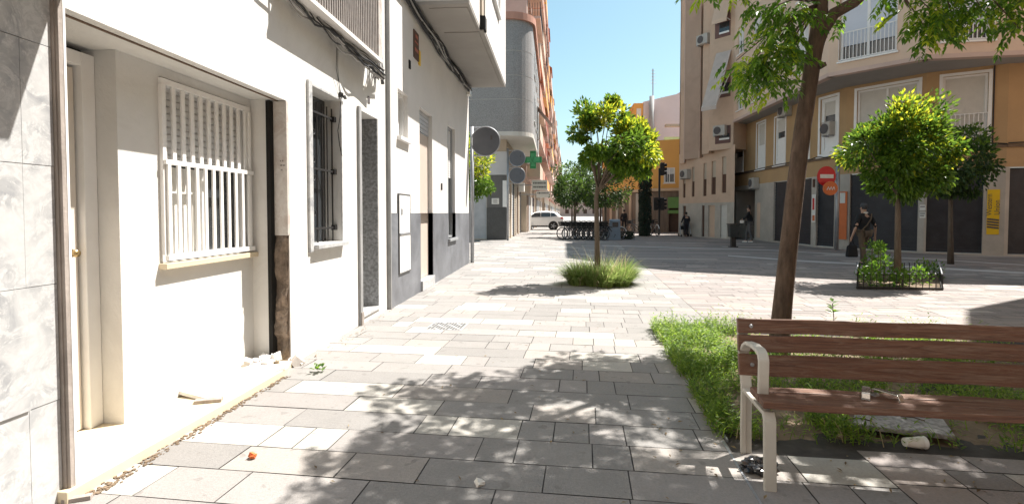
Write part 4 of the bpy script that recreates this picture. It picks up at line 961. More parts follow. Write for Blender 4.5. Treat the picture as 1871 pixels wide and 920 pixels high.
for k in range(13500):
    t = rnd(PT0 - .05, PT1 - .1) if random.random() < .7 else rnd(PT0 - .06, PT0 + .9); l = rnd(PL0 + .03, PL1 - .02); p = TL(t, l)
    f = mn.noise(p * 1.7 + Vector((3, 1, 0))) + .35 * mn.noise(p * 5)
    if abs(t - slab_c[0]) < .34 and abs(l - slab_c[1]) < .24: continue
    near = l < PL0 + .9
    left = t < PT0 + .75
    if f < (-.10 if near else -.22 if left else .06) and random.random() < .93: continue
    if left and 3.9 < l < 5.0 and t > PT0 + .25 and random.random() < .55: continue
    a = rnd(0, 6.283); h = rnd(.06, .22) * (1.25 if near or l > PL1 - .4 else 1) * (1 + .4 * f)
    mb = gd if random.random() < .90 else gb
    if random.random() < .38: blade(mb, p, Vector((math.cos(a), math.sin(a), 0)), h, rnd(.004, .009), rnd(.3, 1.1))
    else:
        st = h * rnd(.5, 1.0)
        for j in range(6):
            a2 = rnd(0, 6.28); z = st * (j + 1) / 6; kite(lf, p + Vector((math.cos(a) * z * .3, math.sin(a) * z * .3, z)), Vector((math.cos(a2), math.sin(a2), rnd(.1, .9))), Vector((0, 0, 1)), rnd(.03, .065), rnd(.009, .018))
gd.v += []; struct(gd.build('planter_grass', GRASSD), 'stuff'); struct(gb.build('dry_grass', STRAW), 'stuff'); struct(lf.build('planter_weeds', leafmat('weed_leaf', (.055, .12, .016), (.17, .25, .032), .5, .5)), 'stuff')
c = G(1632, 783); t = thing('stone_slab', 'grey stone slab lying flat in the planter under the bench seat', 'stone', (c.x, c.y, .03), R(-8), local=True)
b = MB(); b.add([(-.32, -.16, .012), (.25, -.21, .004), (.34, .12, .006), (-.12, .22, .012), (-.32, -.16, .045), (.25, -.21, .036), (.34, .12, .040), (-.12, .22, .045)], [(3, 2, 1, 0), (4, 5, 6, 7), (0, 1, 5, 4), (1, 2, 6, 5), (2, 3, 7, 6), (3, 0, 4, 7)]); b.build('slab', GREYCL, t, bevel=.006)
b = MB()
for k in range(7): x, y = rnd(-.2, .2), rnd(-.12, .1); a = rnd(0, 3); b.tube([(x, y, .05), (x + .07 * math.cos(a), y + .07 * math.sin(a), .055), (x + .13 * math.cos(a + .3), y + .13 * math.sin(a + .3), .052)], .004, 4)
b.build('twigs', BARK, t)
# ornamental grass round the orange tree
random.seed(5)
b = MB(); b2 = MB()
subs = [(rnd(-.62, .62), rnd(-.42, .42), rnd(.75, 1.15)) for _ in range(17)] + [(-.05, 0, 1.2), (.35, .1, 1.1), (-.35, -.1, 1.0)]
for k in range(5000):
    sx, sy, sh = random.choice(subs); a = rnd(0, 6.283); r_ = math.sqrt(random.random()); x, y = .95 + sx * .85 + math.cos(a) * r_ * .15, 10.62 + sy * .85 + math.sin(a) * r_ * .13
    d = Vector((math.cos(a) * r_ + rnd(-.4, .4) + sx * .6, math.sin(a) * r_ + rnd(-.4, .4) + sy * .6, 0))
    blade(b if random.random() < .92 else b2, (x, y, 0), d, rnd(.38, .72) * sh * (1.05 - .25 * r_), rnd(.009, .019), rnd(.25, 1.15), 5)
for k in range(60):
    a = rnd(0, 6.283); blade(b2, (.93 + .3 * math.cos(a), 10.62 + .3 * math.sin(a), 0), Vector((math.cos(a), math.sin(a), 0)), rnd(.8, 1.0), .006, .35, 5)
t = thing('grass_clump', 'mounded clump of arching ornamental grass at the foot of the central orange tree', 'plant', (.93, 10.62, 0))
b.build('blades', GRASS, t); b2.build('dry_blades', STRAW, t)

def orange_tree(label, base, trunk_pts, tr, cc, rad, nl, ls, seed, lobes=(), leaf=(LEAF_O, LEAF_Y), bark=BARKG, yfrac=.30, group='clipped street trees'):
    rr = random.Random(seed); t = thing('orange_tree', label, 'tree', base, group=group)
    b = MB(); n = len(trunk_pts); b.tube(trunk_pts, [tr * (1.25 - .45 * i / (n - 1)) if i else tr * 1.5 for i in range(n)], 10)
    cl = []
    for c, rd in [(cc, rad)] + list(lobes):
        m = int(34 * max(.35, (rd[0] / rad[0]) ** 2))
        for k in range(m):
            while 1:
                v = Vector((rr.uniform(-1, 1), rr.uniform(-1, 1), rr.uniform(-1, 1)))
                if .35 < v.length < 1: break
            v = v.normalized() * rr.uniform(.62, 1.0)
            cl.append((Vector(c) + Vector((v.x * rd[0], v.y * rd[1], v.z * rd[2])) * rr.uniform(.92, 1.12 if v.z > -.3 else 1), rr.uniform(.16, .36) * rad[0], Vector(c), rr.random() < yfrac * 2.0 * max(0, .35 + v.normalized().dot(SUN))))  # clumps facing the sun turn yellow more often: sunlight put into leaf colour
    top = Vector(trunk_pts[-1])
    for p, r_, c, _ in cl[::2]:
        mid = top.lerp(p, .5) + Vector((rr.uniform(-.1, .1), rr.uniform(-.1, .1), .05)); b.tube([top - Vector((0, 0, .15)), mid, p], [tr * .38, tr * .22, tr * .08], 5)
    b.build('trunk', bark, t, smooth=True)
    m0 = MB(); m1 = MB()
    for k in range(nl):
        p, r_, c, yg = cl[rr.randrange(len(cl))]
        v = Vector((rr.gauss(0, 1), rr.gauss(0, 1), rr.gauss(0, 1))).normalized(); q = p + v * r_ * rr.uniform(.35, 1.1)
        out = (q - c).normalized()
        d = (out * .5 + v * .9 + Vector((rr.uniform(-.5, .5), rr.uniform(-.5, .5), -.55 if q.z < c.z + .2 else .15))).normalized()
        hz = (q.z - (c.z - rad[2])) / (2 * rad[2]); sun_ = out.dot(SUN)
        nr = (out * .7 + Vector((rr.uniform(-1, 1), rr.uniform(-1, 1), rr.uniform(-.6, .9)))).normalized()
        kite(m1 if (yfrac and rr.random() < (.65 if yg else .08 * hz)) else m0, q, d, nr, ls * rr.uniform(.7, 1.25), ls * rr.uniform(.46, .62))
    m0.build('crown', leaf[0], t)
    if yfrac: m1.build('bright_new_leaves', leaf[1], t)
    return t
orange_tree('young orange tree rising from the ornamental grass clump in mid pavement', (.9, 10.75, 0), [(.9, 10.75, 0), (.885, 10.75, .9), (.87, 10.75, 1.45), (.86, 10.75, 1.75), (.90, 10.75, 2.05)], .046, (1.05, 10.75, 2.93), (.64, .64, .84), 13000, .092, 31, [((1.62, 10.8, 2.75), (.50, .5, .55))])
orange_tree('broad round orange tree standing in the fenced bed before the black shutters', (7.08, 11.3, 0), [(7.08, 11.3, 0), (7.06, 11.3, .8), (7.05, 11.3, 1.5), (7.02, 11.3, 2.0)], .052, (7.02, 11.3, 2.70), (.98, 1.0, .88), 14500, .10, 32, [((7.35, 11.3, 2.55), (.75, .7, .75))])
orange_tree('smaller darker orange tree behind the broad round one close to the shutters', (11.25, 15.7, 0), [(11.25, 15.7, 0), (11.22, 15.7, .9), (11.2, 15.7, 1.9), (11.25, 15.7, 2.3)], .055, (11.35, 15.7, 2.85), (1.0, 1.0, .95), 4800, .12, 33, leaf=(LEAF_D, LEAF_O))
orange_tree('orange tree half hidden in the side street behind the large round sign', (-3.75, 19.8, 0), [(-3.75, 19.8, 0), (-3.75, 19.8, 1.2), (-3.74, 19.8, 2.2)], .06, (-3.35, 19.8, 3.1), (1.15, 1.1, 1.12), 6500, .13, 34)
orange_tree('leftmost small tree beside the parked hire bikes', (1.25, 31, 0), [(1.25, 31, 0), (1.25, 31, 1.2), (1.3, 31, 2.0)], .06, (1.15, 31, 2.75), (1.25, 1.0, .95), 2600, .16, 35, leaf=(LEAF_D, LEAF_O), yfrac=.35)
orange_tree('dark dense tree on a thin trunk behind the hire bike terminal', (3.2, 33, 0), [(3.2, 33, 0), (3.22, 33, 1.2), (3.2, 33, 2.0)], .07, (3.3, 33, 3.0), (1.55, 1.2, 1.15), 3000, .17, 36, leaf=(LEAF_D, LEAF_O), yfrac=.05)
orange_tree('taller pale green tree behind the bike row at the street centre', (1.5, 38, 0), [(1.5, 38, 0), (1.5, 38, 1.8), (1.5, 38, 3)], .08, (1.7, 38, 4.1), (1.5, 1.3, 1.3), 2200, .19, 37, leaf=(LEAF_D, LEAF_O), yfrac=.3)
orange_tree('far small street tree beyond the white car', (2.0, 58, 0), [(2.0, 58, 0), (2.0, 58, 1.8), (2.0, 58, 2.6)], .08, (2.1, 58, 3.4), (1.8, 1.5, 1.4), 1200, .28, 38, leaf=(LEAF_D, LEAF_O), yfrac=.2)
orange_tree('small tree right of the bike row before the salmon block', (4.6, 52, 0), [(4.6, 52, 0), (4.6, 52, 1.4), (4.6, 52, 2.2)], .08, (4.6, 52, 3.2), (1.6, 1.4, 1.3), 1100, .26, 39, leaf=(LEAF_D, LEAF_O), yfrac=.1)
# ivy column
p = G(1178, 431); t = thing('ivy_column', 'dark ivy clad column rising beside the traffic light', 'tree', (p.x, p.y, 0))
b = MB(); b.tube([(p.x, p.y, 0), (p.x + .03, p.y, 1.5), (p.x, p.y, 4.6)], [.2, .18, .12], 10); b.build('trunk', BARK, t, smooth=True)
b = MB(); random.seed(8)
for k in range(3200):
    a = rnd(0, 6.283); z = rnd(.05, 4.9); r_ = .34 * (1 + .28 * mn.noise(Vector((math.cos(a) * 2, math.sin(a) * 2, z * 2)))) * (1 - .35 * max(0, z - 4)) * (.8 + .2 * min(1, z))
    v = Vector((math.cos(a), math.sin(a), 0)); kite(b, Vector((p.x, p.y, z)) + v * r_ * rnd(.8, 1.05), v * .4 + Vector((rnd(-.5, .5), rnd(-.5, .5), -.8)), v + rv() * .4, .14, .1)
b.build('ivy', LEAF_I, t)

# ---- big leaning tree in the near planter
random.seed(44)
bt = thing('pinnate_leaved_tree', 'tall leaning brown trunk tree with drooping pinnate leaves behind the bench', 'tree', (2.3, 5.45, 0))
YT = 5.42
tp = [atY(u, v, YT) for u, v in ((1421, 662), (1424, 620), (1431, 545), (1439, 470), (1448, 390), (1457, 310), (1467, 230), (1478, 160), (1487, 100), (1497, 50), (1500, 5), (1498, -60), (1480, -150))]
b = MB(); b.tube(tp, [.125, .098, .088, .084, .082, .080, .077, .073, .072, .078, .062, .055, .045], 14)
lim = [atY(u, v, YT + dy) for u, v, dy in ((1488, 95, 0), (1503, 55, 0), (1524, 25, -.05), (1560, 5, -.1), (1610, -40, -.2), (1690, -110, -.3), (1790, -200, -.4))]
b.tube(lim, [.06, .062, .058, .053, .045, .035, .025], 12)
kn = atY(1497, 122, YT - .06); b.tube([kn, kn + Vector((.05, -.03, .02))], [.03, .02], 8)
limbs = [[tp[-1], tp[-1] + Vector((-.2, -.3, .6)), tp[-1] + Vector((-.5, -.7, 1.2))], [tp[-2], tp[-2] + Vector((-.5, .2, .25)), tp[-2] + Vector((-1.0, .4, .5))],
         [lim[-1], lim[-1] + Vector((.5, -.1, .4)), lim[-1] + Vector((1.2, -.1, .7))], [lim[-2], lim[-2] + Vector((.2, -.6, .5)), lim[-2] + Vector((.4, -1.0, 1.2))], [tp[-1], tp[-1] + Vector((.4, .3, .8)), tp[-1] + Vector((.8, .5, 1.5))]]
for L in limbs: b.tube(L, [.045, .03, .018], 8)
nodes = [q for L in limbs + [lim[3:], tp[-3:]] for q in L]
nodes += [L[0].lerp(L[1], .5) for L in limbs] + [L[1].lerp(L[2], .5) for L in limbs]
clus = []
for (u, v, dy, r_, n) in [(1398, 108, -.3, .17, 17), (1365, 130, -.2, .15, 12), (1432, 62, -.3, .18, 17), (1405, 25, -.1, .18, 15), (1455, 22, -.35, .16, 12), (1385, 155, .1, .14, 11), (1425, 128, -.2, .16, 14), (1440, 90, .2, .13, 9), (1418, 165, -.15, .07, 5), (1345, 120, .1, .10, 6), (1452, 105, .2, .10, 6),
                          (1288, -8, -.2, .10, 5), (1348, -12, .1, .10, 5), (1530, 40, -.1, .08, 4), (1545, 28, .1, .05, 2), (1665, 30, -.2, .15, 10), (1700, 28, -.3, .17, 15), (1690, 60, -.1, .13, 8), (1745, 20, 0, .17, 13), (1790, 20, -.2, .15, 9), (1835, 10, -.2, .17, 13), (1868, 30, .1, .15, 10), (1745, 58, .2, .09, 5), (1705, 75, -.1, .07, 4), (1862, 62, -.2, .10, 5), (1620, 0, 0, .10, 5), (1730, -25, 0, .2, 12), (1850, -30, 0, .2, 12)]:
    clus.append((atY(u, v, YT + dy), r_ * .95, n))
# the rest of the crown stands above the picture; its reach follows the shade it throws
SXY = Vector((SUN.x / SUN.z, SUN.y / SUN.z, 0))
def inpoly(x, y, P):
    r_ = False
    for i in range(len(P)):
        (x1, y1), (x2, y2) = P[i], P[i - 1]
        if (y1 > y) != (y2 > y) and x < (x2 - x1) * (y - y1) / (y2 - y1) + x1: r_ = not r_
    return r_
shade = [(1040, 655), (1095, 662), (1140, 655), (1180, 662), (1225, 668), (1250, 700), (1285, 735), (1330, 760), (1345, 700), (1420, 690), (1640, 660), (2150, 640), (2250, 1100), (560, 1100), (590, 900), (620, 830), (700, 795), (690, 738), (760, 700), (830, 695), (870, 705), (960, 690)]
holes = [((760, 780), 75, 18), ((1040, 748), 90, 16), ((1130, 812), 70, 14), ((1285, 850), 55, 22), ((1425, 790), 40, 12), ((1300, 900), 45, 15), ((1700, 905), 70, 12)]
k = 0; tries = 0; used = []; seat_hole = G(1490, 732, .43) - SXY * .43
while k < 245 and tries < 20000:
    tries += 1
    gx, gy = rnd(-2.2, 5.6), rnd(1.9, 5.6)
    cs, sn = math.cos(YAW), math.sin(YAW); yc = -sn * gx + cs * gy; xc = cs * gx + sn * gy
    zc = math.cos(PIT) * yc + math.sin(PIT) * EYE; u = PX + FPX * xc / zc; v = PY + FPX * (-math.sin(PIT) * yc + math.cos(PIT) * EYE) / zc
    if not inpoly(u, v, shade): continue
    if any(((u - c[0]) / (a * 1.4)) ** 2 + ((v - c[1]) / (b_ * 1.8)) ** 2 < 1 for c, a, b_ in holes): continue
    if ((gx - seat_hole.x) / .42) ** 2 + ((gy - seat_hole.y) / .30) ** 2 < 1: continue
    if any((gx - a) ** 2 + (gy - c) ** 2 < .17 ** 2 for a, c in used) and random.random() < .8: continue
    used.append((gx, gy))
    z = 4.35 + .15 * (gy - 2) + rnd(0, .9); p = Vector((gx, gy, 0)) + SXY * z + Vector((0, 0, z))
    if p.z < 1.45 + .43 * p.y + .25: p = Vector((gx, gy, 0)) + SXY * (z + .7) + Vector((0, 0, z + .7))
    clus.append((p, rnd(.17, .29), 34)); k += 1
lm = MB(); ly = MB()
def frond(mb, p, d, n, L, leaf):
    d = d.normalized(); side = d.cross(Vector((0, 0, 1)))
    side = side.normalized() if side.length > .05 else rv()
    q = Vector(p); step = L / n
    for i in range(n):
        q = q + d * step; d = (d + Vector((0, 0, -.16))).normalized()
        for s_ in (-1, 1):
            kite(mb, q, side * s_ * .8 + d * .7 + Vector((0, 0, -.35)) + rv() * .15, Vector((0, 0, 1)) + rv() * .4, leaf * rnd(.8, 1.15), leaf * .40)
    kite(mb, q, d, Vector((0, 0, 1)) + rv() * .3, leaf * 1.1, leaf * .42)
for ci, (p, r_, n) in enumerate(clus):
    if ci < 27: n = int(n * 1.7); p = p + Vector((0, 0, .05))
    nd = min(nodes, key=lambda q: (q - p).length)
    if random.random() < .75 or r_ > .1: 
        mid = nd.lerp(p, .55) + Vector((0, 0, .06)); b.tube([nd, mid, p], [.012, .008, .004], 5)
    for j in range(n):
        o_ = rv() * r_ * rnd(.2, 1); dd_ = Vector((o_.x, o_.y, o_.z * .4 - r_ * .30)) + rv() * .06
        frond(lm if random.random() < .8 else ly, p + o_, dd_, random.choice((4, 4, 5)), rnd(.14, .22), rnd(.065, .092))
b.build('trunk', BARK, bt, smooth=True); lm.build('crown', LEAF_P, bt); ly.build('bright_new_leaves', leafmat('young_pinnate', (.14, .22, .015), (.22, .28, .02), .6, .4), bt)
b = MB(); c = G(1493, 600)
p_ = Vector((c.x * .98, 6.3, 0)); 
tag_t = thing('sapling', 'single leafy shoot peeping up behind the bench back beside the trunk', 'plant', (p_.x, p_.y, 0))
b.tube([p_, p_ + Vector((.02, 0, .22)), p_ + Vector((.0, 0, .40))], .005, 5); b.build('stem', BARKG, tag_t)
b = MB()
for k in range(9): a = rnd(0, 6.28); kite(b, p_ + Vector((0, 0, rnd(.25, .42))), Vector((math.cos(a), math.sin(a), .4)), Vector((0, 0, 1)), .10, .05)
b.build('leaves', LEAF_P, tag_t)

b = MB(); random.seed(91)
for k in range(260):
    if k < 150: t_ = rnd(PT0 - .5, PT0 + 2.6); l_ = rnd(2.2, PL0 + .5)
    elif k < 210: t_ = rnd(-1.6, PT0); l_ = rnd(2.4, 7)
    else: q = (-2.42 + abs(random.gauss(0, .08)), rnd(4.8, 7.6)); t_, l_ = toTL(Vector((*q, 0)))
    a = rnd(0, 6.28); kite(b, TL(t_, l_, rnd(.004, .012)), Vector((math.cos(a), math.sin(a), rnd(-.05, .25))), Vector((rnd(-.3, .3), rnd(-.3, .3), 1)), rnd(.018, .05), rnd(.008, .018))
struct(b.build('leaf_litter', leafmat('dead_leaf', (.10, .06, .03), (.24, .18, .08), .2, .7)), 'stuff')
# ---- fenced bed round the broad orange tree
p0, p1 = G(1566, 528), G(1722, 530); p2, p3 = G(1716, 503) , G(1570, 503)
t = thing('planter_fence', 'low black metal hoop fence round the bed of the broad orange tree', 'fence', ((p0.x + p1.x) / 2, p0.y, 0))
b = MB(); bb = MB(); caps = MB()
for a_, c_ in ((p0, p1), (p1, p2), (p2, p3), (p3, p0)):
    b.bar(a_ + Vector((0, 0, .03)), c_ + Vector((0, 0, .03)), .035, .035); n = max(2, int((c_ - a_).length / .115))
    for i in range(n):
        q = a_.lerp(c_, i / n); bb.tube([q, q + Vector((0, 0, .25)), q + Vector((-.015, -.02, .30)), q + Vector((-.05, -.05, .315))], .007, 5)
        caps.lathe([(.001, -.014), (.016, -.008), (.016, .008), (.001, .014)], Matrix.Translation(q + Vector((-.055, -.055, .315))), 8)
b.build('base_rail', IRON, t); bb.build('hoops', IRON, t); caps.build('hoop_caps', STEEL, t, smooth=True)
random.seed(77)
t = thing('bed_shrub', 'mixed low green shrubs growing inside the low hoop fence', 'plant', ((p0.x + p2.x) / 2, (p0.y + p2.y) / 2, 0))
b = MB(); st = MB()
def inbed(a, c, z): q = p0.lerp(p1, a).lerp(p3.lerp(p2, a), c); q.z = z; return q
cl = [(inbed(rnd(.06, .94), rnd(.08, .9), rnd(.06, .26)), rnd(.12, .2)) for _ in range(22)] + [(inbed(rnd(.12, .42), rnd(.3, .8), rnd(.3, .8)), rnd(.09, .15)) for _ in range(9)]
for c, r_ in cl:
    st.tube([(c.x, c.y, 0), c], .008, 5)
    for k in range(85):
        v = rv(); kite(b, c + v * r_ * rnd(.3, 1.05), v + Vector((0, 0, .4)), v + rv() * .6, rnd(.05, .09), rnd(.022, .04))
b.build('leaves', LEAF_P, t); st.build('stems', BARKG, t)
soil2 = MB(); soil2.quad(p0 + Vector((0, 0, .006)), p1 + Vector((0, 0, .006)), p2 + Vector((0, 0, .006)), p3 + Vector((0, 0, .006))); struct(soil2.build('bed_soil', EARTH))

# ================================================================== BENCH
bn = thing('park_bench', 'park bench of weathered red brown slats with pale metal legs and armrest', 'bench', (1.14, 2.78, 0), R(-4.3), local=True)
BL = 1.85
def slat(y0, z0, y1, z1, th, name):
    a = Vector((0, y0, z0)); c = Vector((0, y1, z1)); t_ = (c - a).normalized(); n_ = Vector((0, -t_.z, t_.y)) * th
    b = MB(); N = 9; nn = [a, c, c + n_, a + n_]
    for i in range(N + 1):
        x = -.045 + (BL + .09) * i / N; s_ = .0025 * math.sin(i * 1.9 + y0 * 20)
        b.v += [Vector((x, q.y + s_, q.z + s_)) for q in nn]
    for i in range(N):
        for j in range(4): b.f.append([4 * i + j, 4 * i + 4 + j, 4 * i + 4 + (j + 1) % 4, 4 * i + (j + 1) % 4]); b.m.append(0); b.c.append(None)
    b.f += [[0, 1, 2, 3], [4 * N + 3, 4 * N + 2, 4 * N + 1, 4 * N]]; b.m += [0, 0]; b.c += [None, None]
    return b.build(name, WOOD, bn, bevel=.004)
slat(.510, .802, .500, .716, .032, 'backrest_slat'); slat(.498, .704, .484, .606, .032, 'backrest_slat'); slat(.481, .592, .452, .468, .032, 'backrest_slat')
slat(.246, .434, .170, .432, -.034, 'seat_slat'); slat(.164, .432, .088, .432, -.034, 'seat_slat'); slat(.082, .432, .0, .425, -.038, 'seat_slat')
for x in (-.008, BL + .008):
    b = MB()
    def path(pts, w_, th):
        for i in range(len(pts) - 1):
            a = Vector((x, *pts[i])); c = Vector((x, *pts[i + 1])); e = (c - a).normalized() * .004; b.bar(a - e, c + e, w_, th, (1, 0, 0)) if False else b.bar(a - e, c + e, th, w_, (1, 0, 0))
    lg = MB(); b = lg; path([(-.005, 0), (.012, .22), (.02, .36), (.045, .392)], .062, .026); f_leg = lg.build('front_leg', BENCHM, bn, bevel=.006)
    lg = MB(); b = lg; path([(.435, 0), (.445, .2), (.44, .36), (.445, .40), (.515, .60), (.565, .79)], .062, .026); 
    lg.bar((x - .02, .415, 0), (x - .02, .420, .38), .03, .012); r_leg = lg.build('rear_leg', BENCHM, bn, bevel=.006)
    lg = MB(); b = lg; path([(.04, .386), (.2, .384), (.44, .384)], .05, .022); lg.build('seat_bearer', BENCHM, bn, bevel=.004)
    lg = MB(); b = lg; path([(.135, .432), (.132, .56), (.13, .645), (.15, .674), (.19, .688), (.30, .688), (.40, .675), (.46, .645), (.485, .615)], .056, .022); lg.build('armrest', BENCHM, bn, bevel=.006)
for x in (.03, BL - .03):
    for y, z in ((.498, .758), (.484, .655), (.461, .53)):
        b = MB(); b.lathe([(.001, .006), (.010, .004), (.012, 0), (.012, -.01)], Matrix.Translation((x, y, z)) @ Matrix.Rotation(R(90), 4, 'X'), 10); b.build('bolt', STEEL, bn)
# little metal loops on the seat
Tb = Matrix.Translation((1.14, 2.78, 0)) @ Matrix.Rotation(R(-4.3), 4, 'Z')
for k, (u, v, rz_, lab) in enumerate(((1582, 733, 60, 'left one of two small bent metal loops lying on the bench seat'), (1617, 737, 118, 'right upright one of two small bent metal loops on the bench seat'))):
    p = G(u, v, .437); t = thing('metal_loop', lab, 'metal loop', p, R(rz_), local=True, group='metal loops on the seat'); t.scale = (1.3, 1.3, 1.3)
    b = MB(); W_, H_ = .055, .018; Z_ = 1.5
    pts = [(-W_, 0, .004), (W_ * .7, 0, .004), (W_, 0, .012), (W_, 0, .026), (W_ * .7, 0, .034), (-W_, 0, .034), (-W_ * 1.15, 0, .02), (-W_, 0, .004)]
    pts = [(x, y, z * Z_) for x, y, z in pts]
    for i in range(7): b.bar(pts[i], pts[i + 1], .006, .030, (0, 1, 0))
    b.build('loop', M('bright_steel_%d' % k, (.55, .53, .50), .25, .2, 15, metal=.9), t, bevel=.002)
    b = MB(); b.tube([(W_ * .75, -.014, .02), (W_ * .75, .014, .02)], .012, 10); b.build('pin', STEEL, t)
# paper cups
p = G(1668, 818); T = Matrix.Translation((p.x, p.y, .037)) @ Matrix.Rotation(R(8), 4, 'Z') @ Matrix.Rotation(R(93), 4, 'Y')
t = thing('paper_cups', 'two nested white paper cups lying on their side before the planter', 'cups', (p.x, p.y, 0))
b = MB(); b.lathe([(.026, -.055), (.036, .045), (.0375, .047), (.0345, .045), (.025, -.053)], T, 24, False); b.lathe([(.026, -.055), (.001, -.0545)], T, 24, False); b.build('cup', PAPER, t, smooth=True)
b = MB(); T2 = T @ Matrix.Translation((0, 0, .026)); b.lathe([(.030, -.03), (.0385, .045), (.040, .047), (.037, .045)], T2, 24, False); b.build('cup', WPAINT, t, smooth=True)
# crumpled black bag under the bench
p = G(1380, 862); bm = bmesh.new(); bmesh.ops.create_icosphere(bm, subdivisions=4, radius=1)
for v in bm.verts:
    q = v.co.copy(); n_ = mn.noise(q * 2.2) * .35 + abs(mn.noise(q * 5.0)) * .35; v.co = Vector((q.x * .085 * (1 + n_), q.y * .06 * (1 + n_), max(-.028, q.z * .045 * (1 + n_)))) + Vector((p.x + .03, p.y + .01, .03))
me = bpy.data.meshes.new('black_bag'); bm.to_mesh(me); bm.free(); me.materials.append(M('shiny_black_plastic', (.014, .015, .018), .18, .3, 20, spec=.7)); o = bpy.data.objects.new('plastic_bag', me); COL.objects.link(o); tag(o, 'crumpled shiny black plastic bag beside the bench leg', 'bag')
# litter bin
p = G(1339.5, 451); t = thing('litter_bin', 'dark square litter bin on a single post in the shaded plaza', 'bin', (p.x, p.y, 0))
b = MB(); b.box(p.x - .09, p.x + .09, p.y - .09, p.y + .09, 0, .45); b.box(p.x - .16, p.x + .16, p.y - .16, p.y + .16, 0, .03); b.build('post', IRON, t)
b = MB(); b.hexa([(p.x + sx * .17, p.y + sy * .17, .43) for sx, sy in ((-1, -1), (1, -1), (1, 1), (-1, 1))] + [(p.x + sx * .20, p.y + sy * .20, .96) for sx, sy in ((-1, -1), (1, -1), (1, 1), (-1, 1))]); b.build('basket', M('bin_green_black', (.03, .035, .035), .5, .1, 5), t, bevel=.01)
b = MB(); b.box(p.x - .22, p.x + .30, p.y - .22, p.y + .22, .965, 1.0); b.build('lid', IRON, t, bevel=.008)
# traffic light
p = G(1204, 429); t = thing('traffic_light', 'traffic light on a dark pole before the orange house', 'traffic light', (p.x, p.y, 0))
b = MB(); b.tube([p, p + Vector((0, 0, 4.4))], .07, 10); b.build('pole', IRON, t, smooth=True)
for z, dx in ((4.35, .17), (2.05, .18), (2.05, -.25)):
    b = MB(); b.box(p.x + dx - .13, p.x + dx + .13, p.y - .15, p.y + .15, z - .42, z + .42); hd = b.build('signal_head', IRON, t, bevel=.02)
    for k in range(3):
        T = Matrix.Translation((p.x + dx + .131, p.y, z + .26 - k * .26)) @ Matrix.Rotation(R(90), 4, 'Y'); b = MB(); b.lathe([(.10, 0), (.10, .16), (.085, .16), (.085, .01)], T, 16, False); b.build('visor', IRON, hd)
# ================================================================== WHITE CAR CROSSING THE FAR END
p = G(1030, 420); ct = thing('parked_car', 'white sport utility car side on at the far end of the pavement', 'car', (p.x - 2.3, p.y + .9, 0), R(2), local=True)
CARW = M('car_white', (.78, .78, .78), .25, .02, 2, spec=.6)
st = [(-2.30, .62, .45, .60, .66, .40), (-2.22, .80, .32, .74, .80, .55), (-1.75, .90, .25, .92, .97, .70), (-1.15, .92, .24, 1.00, 1.06, .78), (-.85, .92, .24, 1.03, 1.15, .78), (-.25, .92, .24, 1.05, 1.56, .66), (.45, .92, .24, 1.07, 1.64, .68), (1.15, .92, .24, 1.10, 1.62, .67), (1.72, .91, .26, 1.13, 1.52, .66), (2.02, .88, .32, 1.13, 1.22, .74), (2.22, .84, .40, 1.05, 1.10, .70), (2.30, .70, .52, .80, .90, .60)]
b = MB()
for x, w_, zb, zl, zr, wr in st: b.v += [Vector(q) for q in ((x, -w_ * .86, zb), (x, -w_, zb + .12), (x, -w_, (zb + zl) / 2 + .08), (x, -w_ * .97, zl), (x, -wr, zr - .04), (x, -wr * .82, zr), (x, wr * .82, zr), (x, wr, zr - .04), (x, w_ * .97, zl), (x, w_, (zb + zl) / 2 + .08), (x, w_, zb + .12), (x, w_ * .86, zb))]
for i in range(len(st) - 1):
    for j in range(12): b.f.append([12 * i + j, 12 * i + (j + 1) % 12, 12 * i + 12 + (j + 1) % 12, 12 * i + 12 + j]); b.m.append(0); b.c.append(None)
b.f += [list(range(12)), list(range(12 * (len(st) - 1), 12 * len(st)))[::-1]]; b.m += [0, 0]; b.c += [None, None]
body = b.build('body', CARW, ct, smooth=False); m = body.modifiers.new('s', 'SUBSURF'); m.levels = m.render_levels = 2
body.data.polygons.foreach_set('use_smooth', [True] * len(body.data.polygons))
